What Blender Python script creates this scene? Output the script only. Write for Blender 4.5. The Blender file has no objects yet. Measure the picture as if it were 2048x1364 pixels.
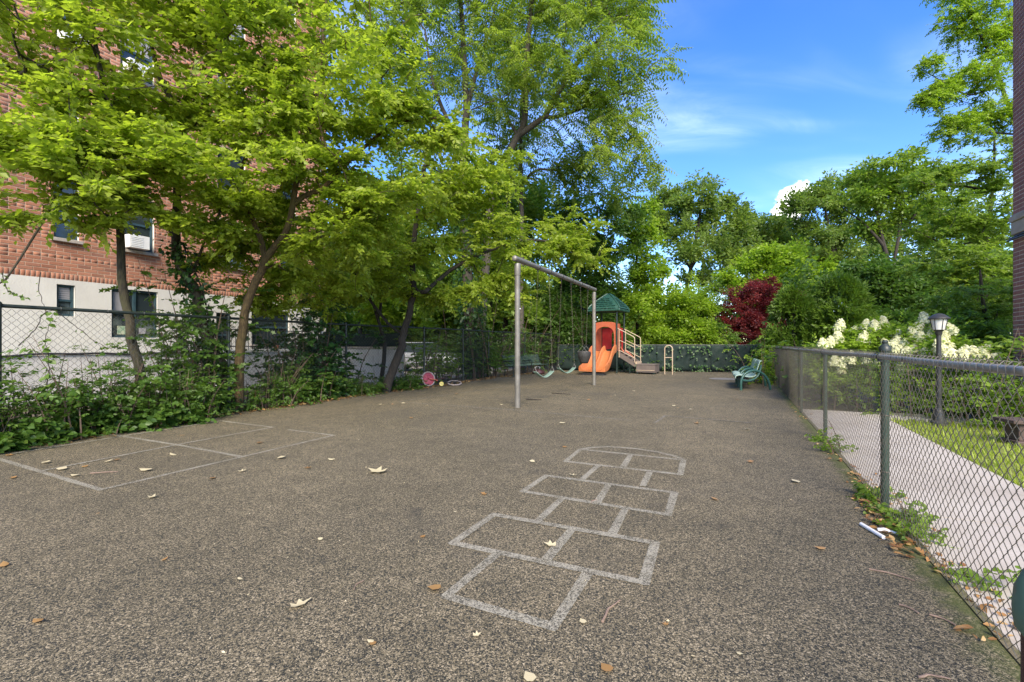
import bpy, math, random
import numpy as np
from mathutils import Vector, Matrix

R = math.radians
rng = np.random.default_rng(11)
random.seed(5)
scn = bpy.context.scene
COL = scn.collection

# ------------------------------------------------------------------ camera, sky, sun, exposure
CAM_H = 1.32                                   # eye height, metres
FPX = 904.0                                    # focal length in photograph pixels (2048 wide)
cam_d = bpy.data.cameras.new('camera'); cam = bpy.data.objects.new('camera', cam_d); COL.objects.link(cam)
cam.location = (0, 0, CAM_H); cam.rotation_euler = (R(90), 0, 0)
cam_d.sensor_width = 36; cam_d.lens = 36 * FPX / 2048; cam_d.shift_y = 6 / 2048
cam_d.clip_start = 0.05; cam_d.clip_end = 3000
scn.camera = cam

SUN_EL, SUN_AZ = 38, 177                        # azimuth in degrees clockwise from +Y: the sun stands high behind the camera
SKY_STRENGTH, SUN_STRENGTH, SUN_ANGLE, EXPOSURE = 0.15, 2.5, 30, 1.82

world = bpy.data.worlds.new('World'); scn.world = world; world.use_nodes = True
nt = world.node_tree; nt.nodes.clear()
def wn(t, **k):
    n = nt.nodes.new(t)
    for a, b in k.items(): setattr(n, a, b)
    return n
def wmath(op, a, b=None):
    n = wn('ShaderNodeMath', operation=op)
    for i, x in enumerate((a, b)):
        if x is None: continue
        if isinstance(x, (int, float)): n.inputs[i].default_value = x
        else: nt.links.new(x, n.inputs[i])
    return n.outputs[0]
sky = wn('ShaderNodeTexSky', sky_type='NISHITA', sun_disc=False, sun_elevation=R(SUN_EL), sun_rotation=R(SUN_AZ),
         air_density=1.0, dust_density=0.25, ozone_density=2.5)
hs = wn('ShaderNodeHueSaturation'); hs.inputs['Saturation'].default_value = 1.32; hs.inputs['Value'].default_value = 0.70; hs.inputs['Hue'].default_value = 0.516
nt.links.new(sky.outputs[0], hs.inputs['Color'])
tc = wn('ShaderNodeTexCoord')
sep = wn('ShaderNodeSeparateXYZ'); nt.links.new(tc.outputs['Generated'], sep.inputs[0])
den = wmath('ADD', wmath('MAXIMUM', sep.outputs[2], 0.0), 0.22)
px, py = wmath('DIVIDE', sep.outputs[0], den), wmath('DIVIDE', sep.outputs[1], den)
comb = wn('ShaderNodeCombineXYZ'); nt.links.new(px, comb.inputs[0]); nt.links.new(wmath('MULTIPLY', py, 2.3), comb.inputs[1])
def wnoise(vec, scale, detail, rough, dist=0.0):
    n = wn('ShaderNodeTexNoise'); nt.links.new(vec, n.inputs['Vector'])
    n.inputs['Scale'].default_value = scale; n.inputs['Detail'].default_value = detail
    n.inputs['Roughness'].default_value = rough; n.inputs['Distortion'].default_value = dist
    return n.outputs['Fac']
def wrange(x, a, b, c, d):
    n = wn('ShaderNodeMapRange', interpolation_type='SMOOTHSTEP'); nt.links.new(x, n.inputs[0])
    for i, v in enumerate((a, b, c, d)): n.inputs[1 + i].default_value = v
    return n.outputs[0]
wisp = wmath('MULTIPLY', wrange(wnoise(comb.outputs[0], 0.9, 3, 0.5, 0.6), 0.40, 0.68, 0, 1),
             wrange(wnoise(comb.outputs[0], 2.1, 8, 0.62, 0.9), 0.30, 0.75, 0.15, 1))
wisp = wmath('MULTIPLY', wisp, 0.34)
# small fair-weather cumulus low over the trees
cums = None
for (cx, cy, cz, rad) in ((0.5176, 0.8123, 0.262, 0.029), (0.5074, 0.825, 0.243, 0.030), (-0.75, 0.60, 0.25, 0.09), (0.85, -0.40, 0.28, 0.10),
                          (-0.45, -0.85, 0.24, 0.08), (0.97, 0.15, 0.2, 0.07)):
    v = Vector((cx, cy, cz)).normalized()
    d = wn('ShaderNodeVectorMath', operation='DISTANCE'); nt.links.new(tc.outputs['Generated'], d.inputs[0]); d.inputs[1].default_value = v
    x = wmath('DIVIDE', d.outputs['Value'], rad)
    x = wmath('ADD', x, wmath('MULTIPLY', wmath('SUBTRACT', wnoise(tc.outputs['Generated'], 22, 6, 0.6, 0.3), 0.5), 1.9))
    x = wrange(x, 0.75, 1.05, 1, 0)
    cums = x if cums is None else wmath('MAXIMUM', cums, x)
mix1 = wn('ShaderNodeMix', data_type='RGBA'); nt.links.new(wisp, mix1.inputs[0]); nt.links.new(hs.outputs[0], mix1.inputs[6]); mix1.inputs[7].default_value = (4.2, 4.7, 5.8, 1)
mix2 = wn('ShaderNodeMix', data_type='RGBA'); nt.links.new(cums, mix2.inputs[0]); nt.links.new(mix1.outputs[2], mix2.inputs[6]); mix2.inputs[7].default_value = (6.2, 6.0, 5.9, 1)
bg = wn('ShaderNodeBackground'); bg.inputs[1].default_value = SKY_STRENGTH; nt.links.new(mix2.outputs[2], bg.inputs[0])
wo = wn('ShaderNodeOutputWorld'); nt.links.new(bg.outputs[0], wo.inputs[0])

sd = bpy.data.lights.new('sun', 'SUN'); sun = bpy.data.objects.new('sun', sd); COL.objects.link(sun)
sd.energy = SUN_STRENGTH; sd.angle = R(SUN_ANGLE); sd.color = (1.0, 0.88, 0.70)
sun.location = (0, -12, 30)
_dir = Vector((math.sin(R(SUN_AZ)) * math.cos(R(SUN_EL)), math.cos(R(SUN_AZ)) * math.cos(R(SUN_EL)), math.sin(R(SUN_EL))))
sun.rotation_euler = _dir.to_track_quat('Z', 'Y').to_euler()

vs = scn.view_settings
vs.view_transform = 'Standard'; vs.look = 'None'; vs.gamma = 1.0; vs.use_curve_mapping = False; vs.exposure = EXPOSURE
scn.cycles.max_bounces = 7; scn.cycles.transparent_max_bounces = 8; scn.cycles.diffuse_bounces = 4; scn.cycles.transmission_bounces = 5
scn.cycles.use_denoising = True

# ------------------------------------------------------------------ helpers: places
def W(u, v, Y):            # photo pixel at a depth Y -> world point (used to read positions off the photograph)
    return np.array([(u - 1024) / FPX * Y, Y, CAM_H + (688 - v) / FPX * Y])
def G(u, v):               # photo pixel -> point on the ground
    Y = FPX * CAM_H / (v - 688.0)
    return np.array([(u - 1024) / FPX * Y, Y, 0.0])
def pix(p):
    p = np.asarray(p); Y = np.maximum(p[..., 1], 1e-3)
    return 1024 + FPX * p[..., 0] / Y, 688 - FPX * (p[..., 2] - CAM_H) / Y

# ------------------------------------------------------------------ helpers: objects
ORG = {}
def tag(o, label=None, cat=None, group=None, kind=None):
    if label: o['label'] = label
    if cat: o['category'] = cat
    if group: o['group'] = group
    if kind: o['kind'] = kind
    return o
def thing(name, label, cat, loc=(0, 0, 0), group=None):
    o = bpy.data.objects.new(name, None); COL.objects.link(o); o.location = loc; o.empty_display_size = 0.2
    ORG[o.name] = np.array(loc, float)
    return tag(o, label, cat, group)
def link_mesh(name, me, mat=None, parent=None, kind=None):
    o = bpy.data.objects.new(name, me); COL.objects.link(o)
    if mat is not None and not me.materials: me.materials.append(mat)
    if parent is not None:
        o.parent = parent; ORG[o.name] = ORG[parent.name]
    else: ORG[o.name] = np.zeros(3)
    if kind: o['kind'] = kind
    return o
def fast_mesh(name, verts, loops, sizes, attr=None):
    """verts (n,3), loops flat index array, sizes of faces"""
    me = bpy.data.meshes.new(name)
    verts = np.ascontiguousarray(verts, dtype=np.float32); loops = np.ascontiguousarray(loops, dtype=np.int32)
    sizes = np.ascontiguousarray(sizes, dtype=np.int32)
    me.vertices.add(len(verts)); me.vertices.foreach_set('co', verts.ravel())
    me.loops.add(len(loops)); me.loops.foreach_set('vertex_index', loops)
    me.polygons.add(len(sizes))
    st = np.zeros(len(sizes), dtype=np.int32); st[1:] = np.cumsum(sizes)[:-1]
    me.polygons.foreach_set('loop_start', st)
    me.update(calc_edges=True)
    if attr is not None:
        a = me.attributes.new('v', 'FLOAT', 'FACE'); a.data.foreach_set('value', np.ascontiguousarray(attr, dtype=np.float32))
    return me

class MB:
    def __init__(self): self.v = []; self.f = []
    def add(self, vs, fs):
        b = len(self.v); self.v += [tuple(map(float, x)) for x in vs]; self.f += [tuple(b + i for i in f) for f in fs]; return self
    def box(self, c, s, ax=None, ay=None, az=None):
        c = np.array(c, float); ax = np.array((1, 0, 0) if ax is None else ax, float); ay = np.array((0, 1, 0) if ay is None else ay, float)
        az = np.cross(ax, ay) if az is None else np.array(az, float)
        vs = [c + ax * (s[0] / 2 * i) + ay * (s[1] / 2 * j) + az * (s[2] / 2 * k) for k in (-1, 1) for j in (-1, 1) for i in (-1, 1)]
        return self.add(vs, [(0, 2, 3, 1), (4, 5, 7, 6), (0, 1, 5, 4), (2, 6, 7, 3), (0, 4, 6, 2), (1, 3, 7, 5)])
    def bar(self, a, b, w, h, up=(0, 0, 1)):
        a = np.array(a, float); b = np.array(b, float); d = b - a; L = np.linalg.norm(d); d = d / L
        up = np.array(up, float); s = np.cross(up, d); s /= np.linalg.norm(s); t = np.cross(d, s)
        return self.box((a + b) / 2, (L, w, h), d, s, t)
    def tube(self, pts, r, n=8, cap=True, ref=None):
        pts = np.array(pts, float); k = len(pts); r = np.full(k, r, float) if np.isscalar(r) else np.array(r, float)
        tan = np.gradient(pts, axis=0); tan /= np.linalg.norm(tan, axis=1)[:, None] + 1e-12
        ref = np.array((0, 0, 1.0) if ref is None else ref)
        if abs(tan[0] @ ref) > 0.95: ref = np.array((0, 1.0, 0))
        x = np.cross(ref, tan[0]); x /= np.linalg.norm(x); vs = []
        an = np.arange(n) * 2 * math.pi / n
        for i in range(k):
            x = x - tan[i] * (x @ tan[i]); x /= np.linalg.norm(x); y = np.cross(tan[i], x)
            vs += list(pts[i] + r[i] * (np.cos(an)[:, None] * x + np.sin(an)[:, None] * y))
        fs = [(i * n + j, i * n + (j + 1) % n, (i + 1) * n + (j + 1) % n, (i + 1) * n + j) for i in range(k - 1) for j in range(n)]
        if cap: fs += [tuple(range(n - 1, -1, -1)), tuple((k - 1) * n + j for j in range(n))]
        return self.add(vs, fs)
    def lathe(self, prof, c, n=16, axis=None):
        c = np.array(c, float); az = np.array((0, 0, 1.0) if axis is None else axis, float); az /= np.linalg.norm(az)
        ax = np.cross((0, 1, 0) if abs(az[1]) < .9 else (1, 0, 0), az); ax /= np.linalg.norm(ax); ay = np.cross(az, ax)
        vs = []; k = len(prof)
        for (r, z) in prof:
            for j in range(n):
                t = 2 * math.pi * j / n; vs.append(c + az * z + r * (math.cos(t) * ax + math.sin(t) * ay))
        fs = [(i * n + j, i * n + (j + 1) % n, (i + 1) * n + (j + 1) % n, (i + 1) * n + j) for i in range(k - 1) for j in range(n)]
        fs += [tuple(range(n - 1, -1, -1)), tuple((k - 1) * n + j for j in range(n))]
        return self.add(vs, fs)
    def prism(self, poly, vec):
        poly = [np.array(p, float) for p in poly]; vec = np.array(vec, float); n = len(poly)
        return self.add(poly + [p + vec for p in poly], [tuple(range(n - 1, -1, -1)), tuple(range(n, 2 * n))] + [(i, (i + 1) % n, n + (i + 1) % n, n + i) for i in range(n)])
    def grid(self, P):                         # P (a,b,3)
        a, b = P.shape[:2]
        return self.add(P.reshape(-1, 3), [(i * b + j, i * b + j + 1, (i + 1) * b + j + 1, (i + 1) * b + j) for i in range(a - 1) for j in range(b - 1)])
    def build(self, name, mat, parent=None, smooth=False, bevel=0, kind=None, local=False):
        v = np.array(self.v)
        if parent is not None and not local: v = v - ORG[parent.name]
        me = bpy.data.meshes.new(name); me.from_pydata(v.tolist(), [], self.f); me.update()
        o = link_mesh(name, me, mat, parent, kind)
        if smooth:
            me.shade_smooth(); me.set_sharp_from_angle(angle=R(42))
        if bevel:
            m = o.modifiers.new('bevel', 'BEVEL'); m.width = bevel; m.segments = 2; m.limit_method = 'ANGLE'
        return o

# ------------------------------------------------------------------ helpers: materials
def newmat(name):
    m = bpy.data.materials.new(name); m.use_nodes = True; t = m.node_tree; t.nodes.clear()
    o = t.nodes.new('ShaderNodeOutputMaterial'); b = t.nodes.new('ShaderNodeBsdfPrincipled'); t.links.new(b.outputs[0], o.inputs[0])
    return m, t, b, o
def nd(t, typ, ins=None, **k):
    n = t.nodes.new(typ)
    for a, b in k.items(): setattr(n, a, b)
    for a, b in (ins or {}).items():
        if isinstance(b, bpy.types.NodeSocket): t.links.new(b, n.inputs[a])
        else: n.inputs[a].default_value = b
    return n
def c4(c): return (c[0], c[1], c[2], 1)
def noise(t, vec, scale, detail=4, rough=0.55, dist=0.0):
    return nd(t, 'ShaderNodeTexNoise', {'Vector': vec, 'Scale': scale, 'Detail': detail, 'Roughness': rough, 'Distortion': dist}).outputs['Fac']
def mrange(t, x, a, b, c=0., d=1., smooth=True):
    return nd(t, 'ShaderNodeMapRange', {0: x, 1: a, 2: b, 3: c, 4: d}, interpolation_type='SMOOTHSTEP' if smooth else 'LINEAR').outputs[0]
def mixc(t, f, a, b):
    n = nd(t, 'ShaderNodeMix', data_type='RGBA')
    for i, x in ((0, f), (6, a), (7, b)):
        if isinstance(x, bpy.types.NodeSocket): t.links.new(x, n.inputs[i])
        else: n.inputs[i].default_value = x if i == 0 else c4(x)
    return n.outputs[2]
def math_(t, op, a, b=0.0):
    return nd(t, 'ShaderNodeMath', {0: a, 1: b}, operation=op).outputs[0]
def ocoord(t): return nd(t, 'ShaderNodeTexCoord').outputs['Object']
def wcoord(t): return nd(t, 'ShaderNodeNewGeometry').outputs['Position']
def bump(t, b, h, strength, dist):
    n = nd(t, 'ShaderNodeBump', {'Strength': strength, 'Distance': dist, 'Height': h}); t.links.new(n.outputs[0], b.inputs['Normal'])
def simple(name, col, rough=0.6, metal=0.0, col2=None, nscale=6.0, bstr=0.0, bscale=80.0, spec=0.5, grime=None, gscale=3.0, gamt=0.5, stretch=(1, 1, 1)):
    m, t, b, o = newmat(name); co = wcoord(t)
    if stretch != (1, 1, 1): co = nd(t, 'ShaderNodeMapping', {'Vector': co, 'Scale': stretch}).outputs[0]
    c = c4(col)
    base = None
    f = mrange(t, noise(t, co, nscale, 5, 0.6), 0.3, 0.7)
    base = mixc(t, f, col, col2 if col2 else tuple(x * 0.8 for x in col))
    if grime:
        g = mrange(t, noise(t, co, gscale, 7, 0.68, 0.4), 0.5, 0.75, 0, gamt)
        base = mixc(t, g, base, grime)
    t.links.new(base, b.inputs['Base Color'])
    b.inputs['Metallic'].default_value = metal; b.inputs['Specular IOR Level'].default_value = spec
    t.links.new(mrange(t, noise(t, co, nscale * 2.3, 4), 0.3, 0.7, max(0.05, rough - 0.12), min(1, rough + 0.12)), b.inputs['Roughness'])
    if bstr: bump(t, b, noise(t, co, bscale, 4), bstr, 0.01)
    return m
def leafmat(name, dark, mid, light, trans=0.42, tcol=None, rough=0.42):
    m, t, b, o = newmat(name)
    at = nd(t, 'ShaderNodeAttribute', attribute_name='v').outputs['Fac']
    ob = nd(t, 'ShaderNodeObjectInfo').outputs['Random']
    f = math_(t, 'ADD', math_(t, 'MULTIPLY', at, 0.9), math_(t, 'MULTIPLY', ob, 0.1))
    cr = nd(t, 'ShaderNodeValToRGB', {0: f}); e = cr.color_ramp
    e.elements[0].position = 0.05; e.elements[0].color = c4(dark); e.elements[1].position = 0.95; e.elements[1].color = c4(light)
    x = e.elements.new(0.5); x.color = c4(mid)
    t.links.new(cr.outputs[0], b.inputs['Base Color']); b.inputs['Roughness'].default_value = rough; b.inputs['Specular IOR Level'].default_value = 0.35
    tl = nd(t, 'ShaderNodeBsdfTranslucent')
    tm = nd(t, 'ShaderNodeMix', {0: 1.0, 6: cr.outputs[0], 7: c4(tcol or (1.55, 1.65, 0.8))}, data_type='RGBA', blend_type='MULTIPLY')
    t.links.new(tm.outputs[2], tl.inputs[0])
    ms = nd(t, 'ShaderNodeMixShader', {0: trans, 1: b.outputs[0], 2: tl.outputs[0]}); t.links.new(ms.outputs[0], o.inputs[0])
    return m

def rubber_nodes(t, b, paint=None, wear=0.5):
    co = wcoord(t)
    wob = nd(t, 'ShaderNodeTexNoise', {'Vector': co, 'Scale': 80.0, 'Detail': 2.0})
    off = nd(t, 'ShaderNodeVectorMath', {0: wob.outputs['Color'], 1: (0.5, 0.5, 0.5)}, operation='SUBTRACT').outputs[0]
    off = nd(t, 'ShaderNodeVectorMath', {0: off, 3: 0.020}, operation='SCALE').outputs[0]
    p = nd(t, 'ShaderNodeVectorMath', {0: co, 1: off}, operation='ADD').outputs[0]
    vo = nd(t, 'ShaderNodeTexVoronoi', {'Vector': p, 'Scale': 180.0}, feature='F1')
    cell = nd(t, 'ShaderNodeSeparateColor', {0: vo.outputs['Color']})
    big = noise(t, co, 0.55, 5, 0.6); mid = noise(t, co, 3.5, 5, 0.65)
    sel = math_(t, 'ADD', cell.outputs[0], math_(t, 'MULTIPLY', math_(t, 'SUBTRACT', math_(t, 'ADD', big, mid), 1.0), 0.30))
    cr = nd(t, 'ShaderNodeValToRGB', {0: sel}); e = cr.color_ramp
    e.elements[0].position = 0.0; e.elements[0].color = (0.018, 0.022, 0.022, 1)
    e.elements[1].position = 1.0; e.elements[1].color = (0.42, 0.345, 0.225, 1)
    for ps, c in ((0.36, (0.028, 0.028, 0.022)), (0.47, (0.108, 0.091, 0.056)), (0.80, (0.205, 0.169, 0.104))):
        x = e.elements.new(ps); x.color = c4(c)
    col = cr.outputs[0]
    hue = mixc(t, mrange(t, cell.outputs[1], 0.0, 1.0, 0, 0.5), col, (0.102, 0.083, 0.047))
    col = mixc(t, 0.40, col, hue)
    dirt = mrange(t, noise(t, co, 0.23, 6, 0.62, 0.5), 0.45, 0.72, 0, 0.40)
    col = mixc(t, dirt, col, (0.070, 0.066, 0.056))
    stain = mrange(t, noise(t, co, 0.9, 7, 0.72, 1.2), 0.60, 0.70, 0, 0.45)
    col = mixc(t, stain, col, (0.036, 0.035, 0.031))
    # moss creeping in from the edge by the right fence
    sx = nd(t, 'ShaderNodeSeparateXYZ', {0: co})
    edge = math_(t, 'SUBTRACT', math_(t, 'ADD', math_(t, 'MULTIPLY', sx.outputs[1], 0.508), 1.15), sx.outputs[0])
    near = math_(t, 'ADD', edge, math_(t, 'MULTIPLY', math_(t, 'SUBTRACT', noise(t, co, 7.0, 6, 0.7), 0.5), 0.45))
    col = mixc(t, mrange(t, near, 0.03, 0.20, 0.75, 0.0), col, (0.060, 0.075, 0.018))
    if paint:
        w = math_(t, 'ADD', math_(t, 'MULTIPLY', cell.outputs[0], 0.42), math_(t, 'MULTIPLY', noise(t, co, 3.2, 7, 0.72), 0.80))
        w = math_(t, 'ADD', w, math_(t, 'MULTIPLY', math_(t, 'SUBTRACT', noise(t, co, 38.0, 4, 0.7), 0.5), 0.5))
        col = mixc(t, mrange(t, w, wear, wear + 0.35, 0.10, 0.92), col, paint)
    t.links.new(col, b.inputs['Base Color']); b.inputs['Roughness'].default_value = 0.88; b.inputs['Specular IOR Level'].default_value = 0.25
    bump(t, b, math_(t, 'ADD', math_(t, 'MULTIPLY', vo.outputs['Distance'], -0.6), math_(t, 'MULTIPLY', cell.outputs[2], 0.4)), 0.55, 0.006)

MAT = {}
m, t, b, o = newmat('rubber'); rubber_nodes(t, b); MAT['rubber'] = m
m, t, b, o = newmat('court_paint'); rubber_nodes(t, b, (0.34, 0.315, 0.245), 0.42); MAT['paint'] = m
m, t, b, o = newmat('faded_paint'); rubber_nodes(t, b, (0.28, 0.27, 0.24), 0.52); MAT['paint_faded'] = m

m, t, b, o = newmat('concrete'); co = wcoord(t)
cc = mixc(t, mrange(t, noise(t, co, 1.3, 6, 0.6), 0.3, 0.7), (0.44, 0.40, 0.345), (0.36, 0.32, 0.27))
cc = mixc(t, mrange(t, noise(t, co, 90, 3, 0.7), 0.45, 0.7, 0, 0.3), cc, (0.22, 0.19, 0.16))
cc = mixc(t, mrange(t, noise(t, co, 2.6, 7, 0.7, 0.6), 0.56, 0.72, 0, 0.35), cc, (0.20, 0.165, 0.13))
t.links.new(cc, b.inputs['Base Color']); b.inputs['Roughness'].default_value = 0.9; bump(t, b, noise(t, co, 160, 3), 0.25, 0.004); MAT['concrete'] = m

MAT['soil'] = simple('soil', (0.075, 0.058, 0.040), 0.95, col2=(0.12, 0.10, 0.07), nscale=2.2, bstr=0.8, bscale=25, grime=(0.05, 0.07, 0.02), gscale=1.2, gamt=0.7)
MAT['lawn_soil'] = simple('lawn_soil', (0.17, 0.21, 0.035), 0.95, col2=(0.20, 0.21, 0.05), nscale=2.2, bstr=0.8, bscale=40)
MAT['yard'] = simple('yard', (0.30, 0.28, 0.25), 0.9, col2=(0.24, 0.22, 0.19), nscale=1.0, bstr=0.3, grime=(0.12, 0.11, 0.08), gscale=0.9)
MAT['post_green'] = simple('post_green', (0.012, 0.030, 0.021), 0.5, col2=(0.019, 0.044, 0.030), nscale=20, bstr=0.15, grime=(0.05, 0.045, 0.035), gscale=9, gamt=0.5)
MAT['post_dark'] = simple('post_dark', (0.012, 0.020, 0.016), 0.5, col2=(0.02, 0.028, 0.024), nscale=16, grime=(0.05, 0.05, 0.045), gscale=12, gamt=0.5)
MAT['rail_steel'] = simple('rail_steel', (0.36, 0.345, 0.31), 0.40, 0.15, col2=(0.25, 0.235, 0.205), nscale=9, bstr=0.1, grime=(0.06, 0.05, 0.035), gscale=10, gamt=0.6)
MAT['wire_dark'] = simple('wire_dark', (0.060, 0.056, 0.047), 0.5, 0.25, col2=(0.10, 0.09, 0.07), nscale=14, grime=(0.10, 0.06, 0.03), gscale=6, gamt=0.35)
MAT['wire_left'] = simple('wire_left', (0.075, 0.078, 0.072), 0.5, 0.3, col2=(0.04, 0.042, 0.04), nscale=8)
MAT['galv'] = simple('galvanised', (0.20, 0.188, 0.165), 0.5, 0.35, col2=(0.155, 0.145, 0.125), nscale=5, bstr=0.08, grime=(0.11, 0.10, 0.08), gscale=5, gamt=0.5)
MAT['chain'] = simple('chain', (0.085, 0.075, 0.045), 0.55, 0.4, col2=(0.12, 0.11, 0.085), nscale=10)
MAT['mint'] = simple('mint_plastic', (0.36, 0.48, 0.40), 0.5, col2=(0.30, 0.42, 0.35), nscale=8, bstr=0.1)
MAT['mint_under'] = simple('belt_rubber', (0.17, 0.25, 0.20), 0.55, col2=(0.14, 0.21, 0.165), nscale=8)
MAT['bucket'] = simple('bucket_rubber', (0.022, 0.021, 0.020), 0.6, col2=(0.035, 0.033, 0.03), nscale=8)
MAT['orange'] = simple('orange_plastic', (0.46, 0.150, 0.052), 0.38, col2=(0.40, 0.128, 0.045), nscale=3, bstr=0.05, bscale=30, grime=(0.42, 0.15, 0.06), gscale=3, gamt=0.4)
MAT['terra'] = simple('terracotta_plastic', (0.38, 0.095, 0.045), 0.45, col2=(0.33, 0.080, 0.038), nscale=3, bstr=0.05, bscale=30)
MAT['red_plastic'] = simple('red_plastic', (0.30, 0.012, 0.016), 0.45, col2=(0.25, 0.012, 0.014), nscale=4)
MAT['roof_green'] = simple('roof_green', (0.014, 0.058, 0.042), 0.45, col2=(0.022, 0.078, 0.056), nscale=5, grime=(0.10, 0.15, 0.11), gscale=6, gamt=0.3)
MAT['play_post'] = simple('play_post', (0.008, 0.018, 0.014), 0.4, col2=(0.014, 0.026, 0.022), nscale=9)
MAT['beige'] = simple('beige_steel', (0.47, 0.37, 0.26), 0.45, col2=(0.42, 0.32, 0.22), nscale=10, grime=(0.22, 0.10, 0.04), gscale=8, gamt=0.3)
MAT['brown_step'] = simple('brown_step', (0.105, 0.082, 0.072), 0.65, col2=(0.13, 0.105, 0.09), nscale=7, bstr=0.1)
MAT['bench_green'] = simple('bench_green', (0.018, 0.065, 0.055), 0.42, col2=(0.026, 0.085, 0.07), nscale=9)
MAT['bench_dark'] = simple('bench_dark', (0.014, 0.022, 0.018), 0.4, col2=(0.02, 0.032, 0.026), nscale=9)
MAT['bench_mesh'] = simple('bench_mesh', (0.075, 0.12, 0.085), 0.5, col2=(0.06, 0.10, 0.07), nscale=9)
MAT['screen'] = simple('windscreen', (0.004, 0.014, 0.012), 0.9, col2=(0.008, 0.022, 0.018), nscale=2, bstr=0.3, bscale=14, grime=(0.018, 0.035, 0.02), gscale=2)
MAT['black_iron'] = simple('black_iron', (0.018, 0.018, 0.018), 0.5, col2=(0.03, 0.03, 0.028), nscale=9, bstr=0.2, bscale=50)
MAT['plaster'] = simple('white_plaster', (0.62, 0.60, 0.545), 0.85, col2=(0.56, 0.54, 0.49), nscale=1.6, bstr=0.35, bscale=26, grime=(0.36, 0.34, 0.30), gscale=1.4, gamt=0.4)
MAT['plaster_low'] = simple('grey_plaster', (0.52, 0.505, 0.485), 0.9, col2=(0.44, 0.43, 0.41), nscale=1.6, bstr=0.4, bscale=20, grime=(0.28, 0.27, 0.24), gscale=1.2, gamt=0.6)
MAT['mortar'] = simple('mortar', (0.48, 0.345, 0.25), 0.95, col2=(0.42, 0.295, 0.21), nscale=3)
MAT['mortar_grey'] = simple('mortar_grey', (0.55, 0.46, 0.41), 0.95, col2=(0.48, 0.40, 0.35), nscale=3)
MAT['teal_frame'] = simple('teal_frame', (0.022, 0.050, 0.062), 0.5, col2=(0.03, 0.065, 0.078), nscale=8)
MAT['white_paint'] = simple('white_paint', (0.72, 0.72, 0.70), 0.5, col2=(0.62, 0.62, 0.60), nscale=6)
MAT['stone'] = simple('limestone', (0.40, 0.36, 0.31), 0.85, col2=(0.32, 0.28, 0.24), nscale=4, bstr=0.3, grime=(0.18, 0.15, 0.12), gscale=3)
MAT['brown_stone'] = simple('brown_stone', (0.085, 0.055, 0.044), 0.85, col2=(0.06, 0.04, 0.033), nscale=4, bstr=0.3)
MAT['blind'] = simple('blind', (0.34, 0.33, 0.34), 0.8, col2=(0.28, 0.27, 0.28), nscale=3)
MAT['paper'] = simple('paper', (0.80, 0.79, 0.80), 0.7, col2=(0.72, 0.71, 0.72), nscale=12)
MAT['poster'] = simple('picture_card', (0.50, 0.50, 0.36), 0.7, col2=(0.22, 0.36, 0.22), nscale=9)
MAT['rust_green'] = simple('rust_green', (0.10, 0.17, 0.115), 0.55, col2=(0.08, 0.145, 0.10), nscale=10, grime=(0.26, 0.10, 0.035), gscale=14, gamt=0.75)
MAT['maroon'] = simple('maroon_paint', (0.055, 0.016, 0.018), 0.5, col2=(0.07, 0.022, 0.022), nscale=8)
MAT['pink'] = simple('pink_plastic', (0.36, 0.07, 0.10), 0.5, col2=(0.24, 0.03, 0.05), nscale=8)
MAT['tyre'] = simple('grey_tyre', (0.30, 0.25, 0.24), 0.7, col2=(0.24, 0.20, 0.19), nscale=8)
MAT['black_plastic'] = simple('black_plastic', (0.02, 0.02, 0.022), 0.5)
MAT['yellow'] = simple('yellow_plastic', (0.55, 0.47, 0.12), 0.5)
MAT['red_paint'] = simple('red_paint', (0.45, 0.03, 0.03), 0.5)
MAT['clay'] = simple('clay', (0.48, 0.13, 0.05), 0.8)
MAT['car'] = simple('car_silver', (0.50, 0.52, 0.55), 0.25, 0.5)
MAT['plate_steel'] = simple('plate_steel', (0.20, 0.185, 0.165), 0.7, 0.3, col2=(0.25, 0.23, 0.20), nscale=9)
m, t, b, o = newmat('glass'); b.inputs['Base Color'].default_value = (0.025, 0.035, 0.04, 1); b.inputs['Roughness'].default_value = 0.06; b.inputs['Specular IOR Level'].default_value = 0.7; MAT['glass'] = m
m, t, b, o = newmat('lamp_glass'); b.inputs['Base Color'].default_value = (0.80, 0.78, 0.72, 1); b.inputs['Roughness'].default_value = 0.35
b.inputs['Transmission Weight'].default_value = 0.35; MAT['lamp_glass'] = m

def brickmat(name, ramp):
    m, t, b, o = newmat(name); co = wcoord(t)
    at = nd(t, 'ShaderNodeAttribute', attribute_name='v').outputs['Fac']; ob = nd(t, 'ShaderNodeObjectInfo').outputs['Random']
    f = nd(t, 'ShaderNodeMath', {0: math_(t, 'ADD', at, math_(t, 'MULTIPLY', ob, 0.999)), 1: 1.0}, operation='FRACT').outputs[0]
    cr = nd(t, 'ShaderNodeValToRGB', {0: f}); e = cr.color_ramp
    e.elements[0].color = c4(ramp[0]); e.elements[1].color = c4(ramp[-1])
    for i, c in enumerate(ramp[1:-1]):
        x = e.elements.new((i + 1) / (len(ramp) - 1)); x.color = c4(c)
    c = mixc(t, mrange(t, noise(t, co, 45, 4, 0.7), 0.35, 0.7, 0, 0.35), cr.outputs[0], tuple(x * 0.6 for x in ramp[1]))
    c = mixc(t, mrange(t, noise(t, co, 0.8, 6, 0.6), 0.5, 0.75, 0, 0.25), c, (0.30, 0.22, 0.17))
    t.links.new(c, b.inputs['Base Color']); b.inputs['Roughness'].default_value = 0.9; bump(t, b, noise(t, co, 120, 3), 0.4, 0.004)
    return m
MAT['brick'] = brickmat('red_brick', ((0.27, 0.110, 0.064), (0.38, 0.160, 0.092), (0.42, 0.185, 0.110), (0.34, 0.138, 0.080), (0.40, 0.178, 0.106), (0.23, 0.105, 0.070)))
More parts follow.
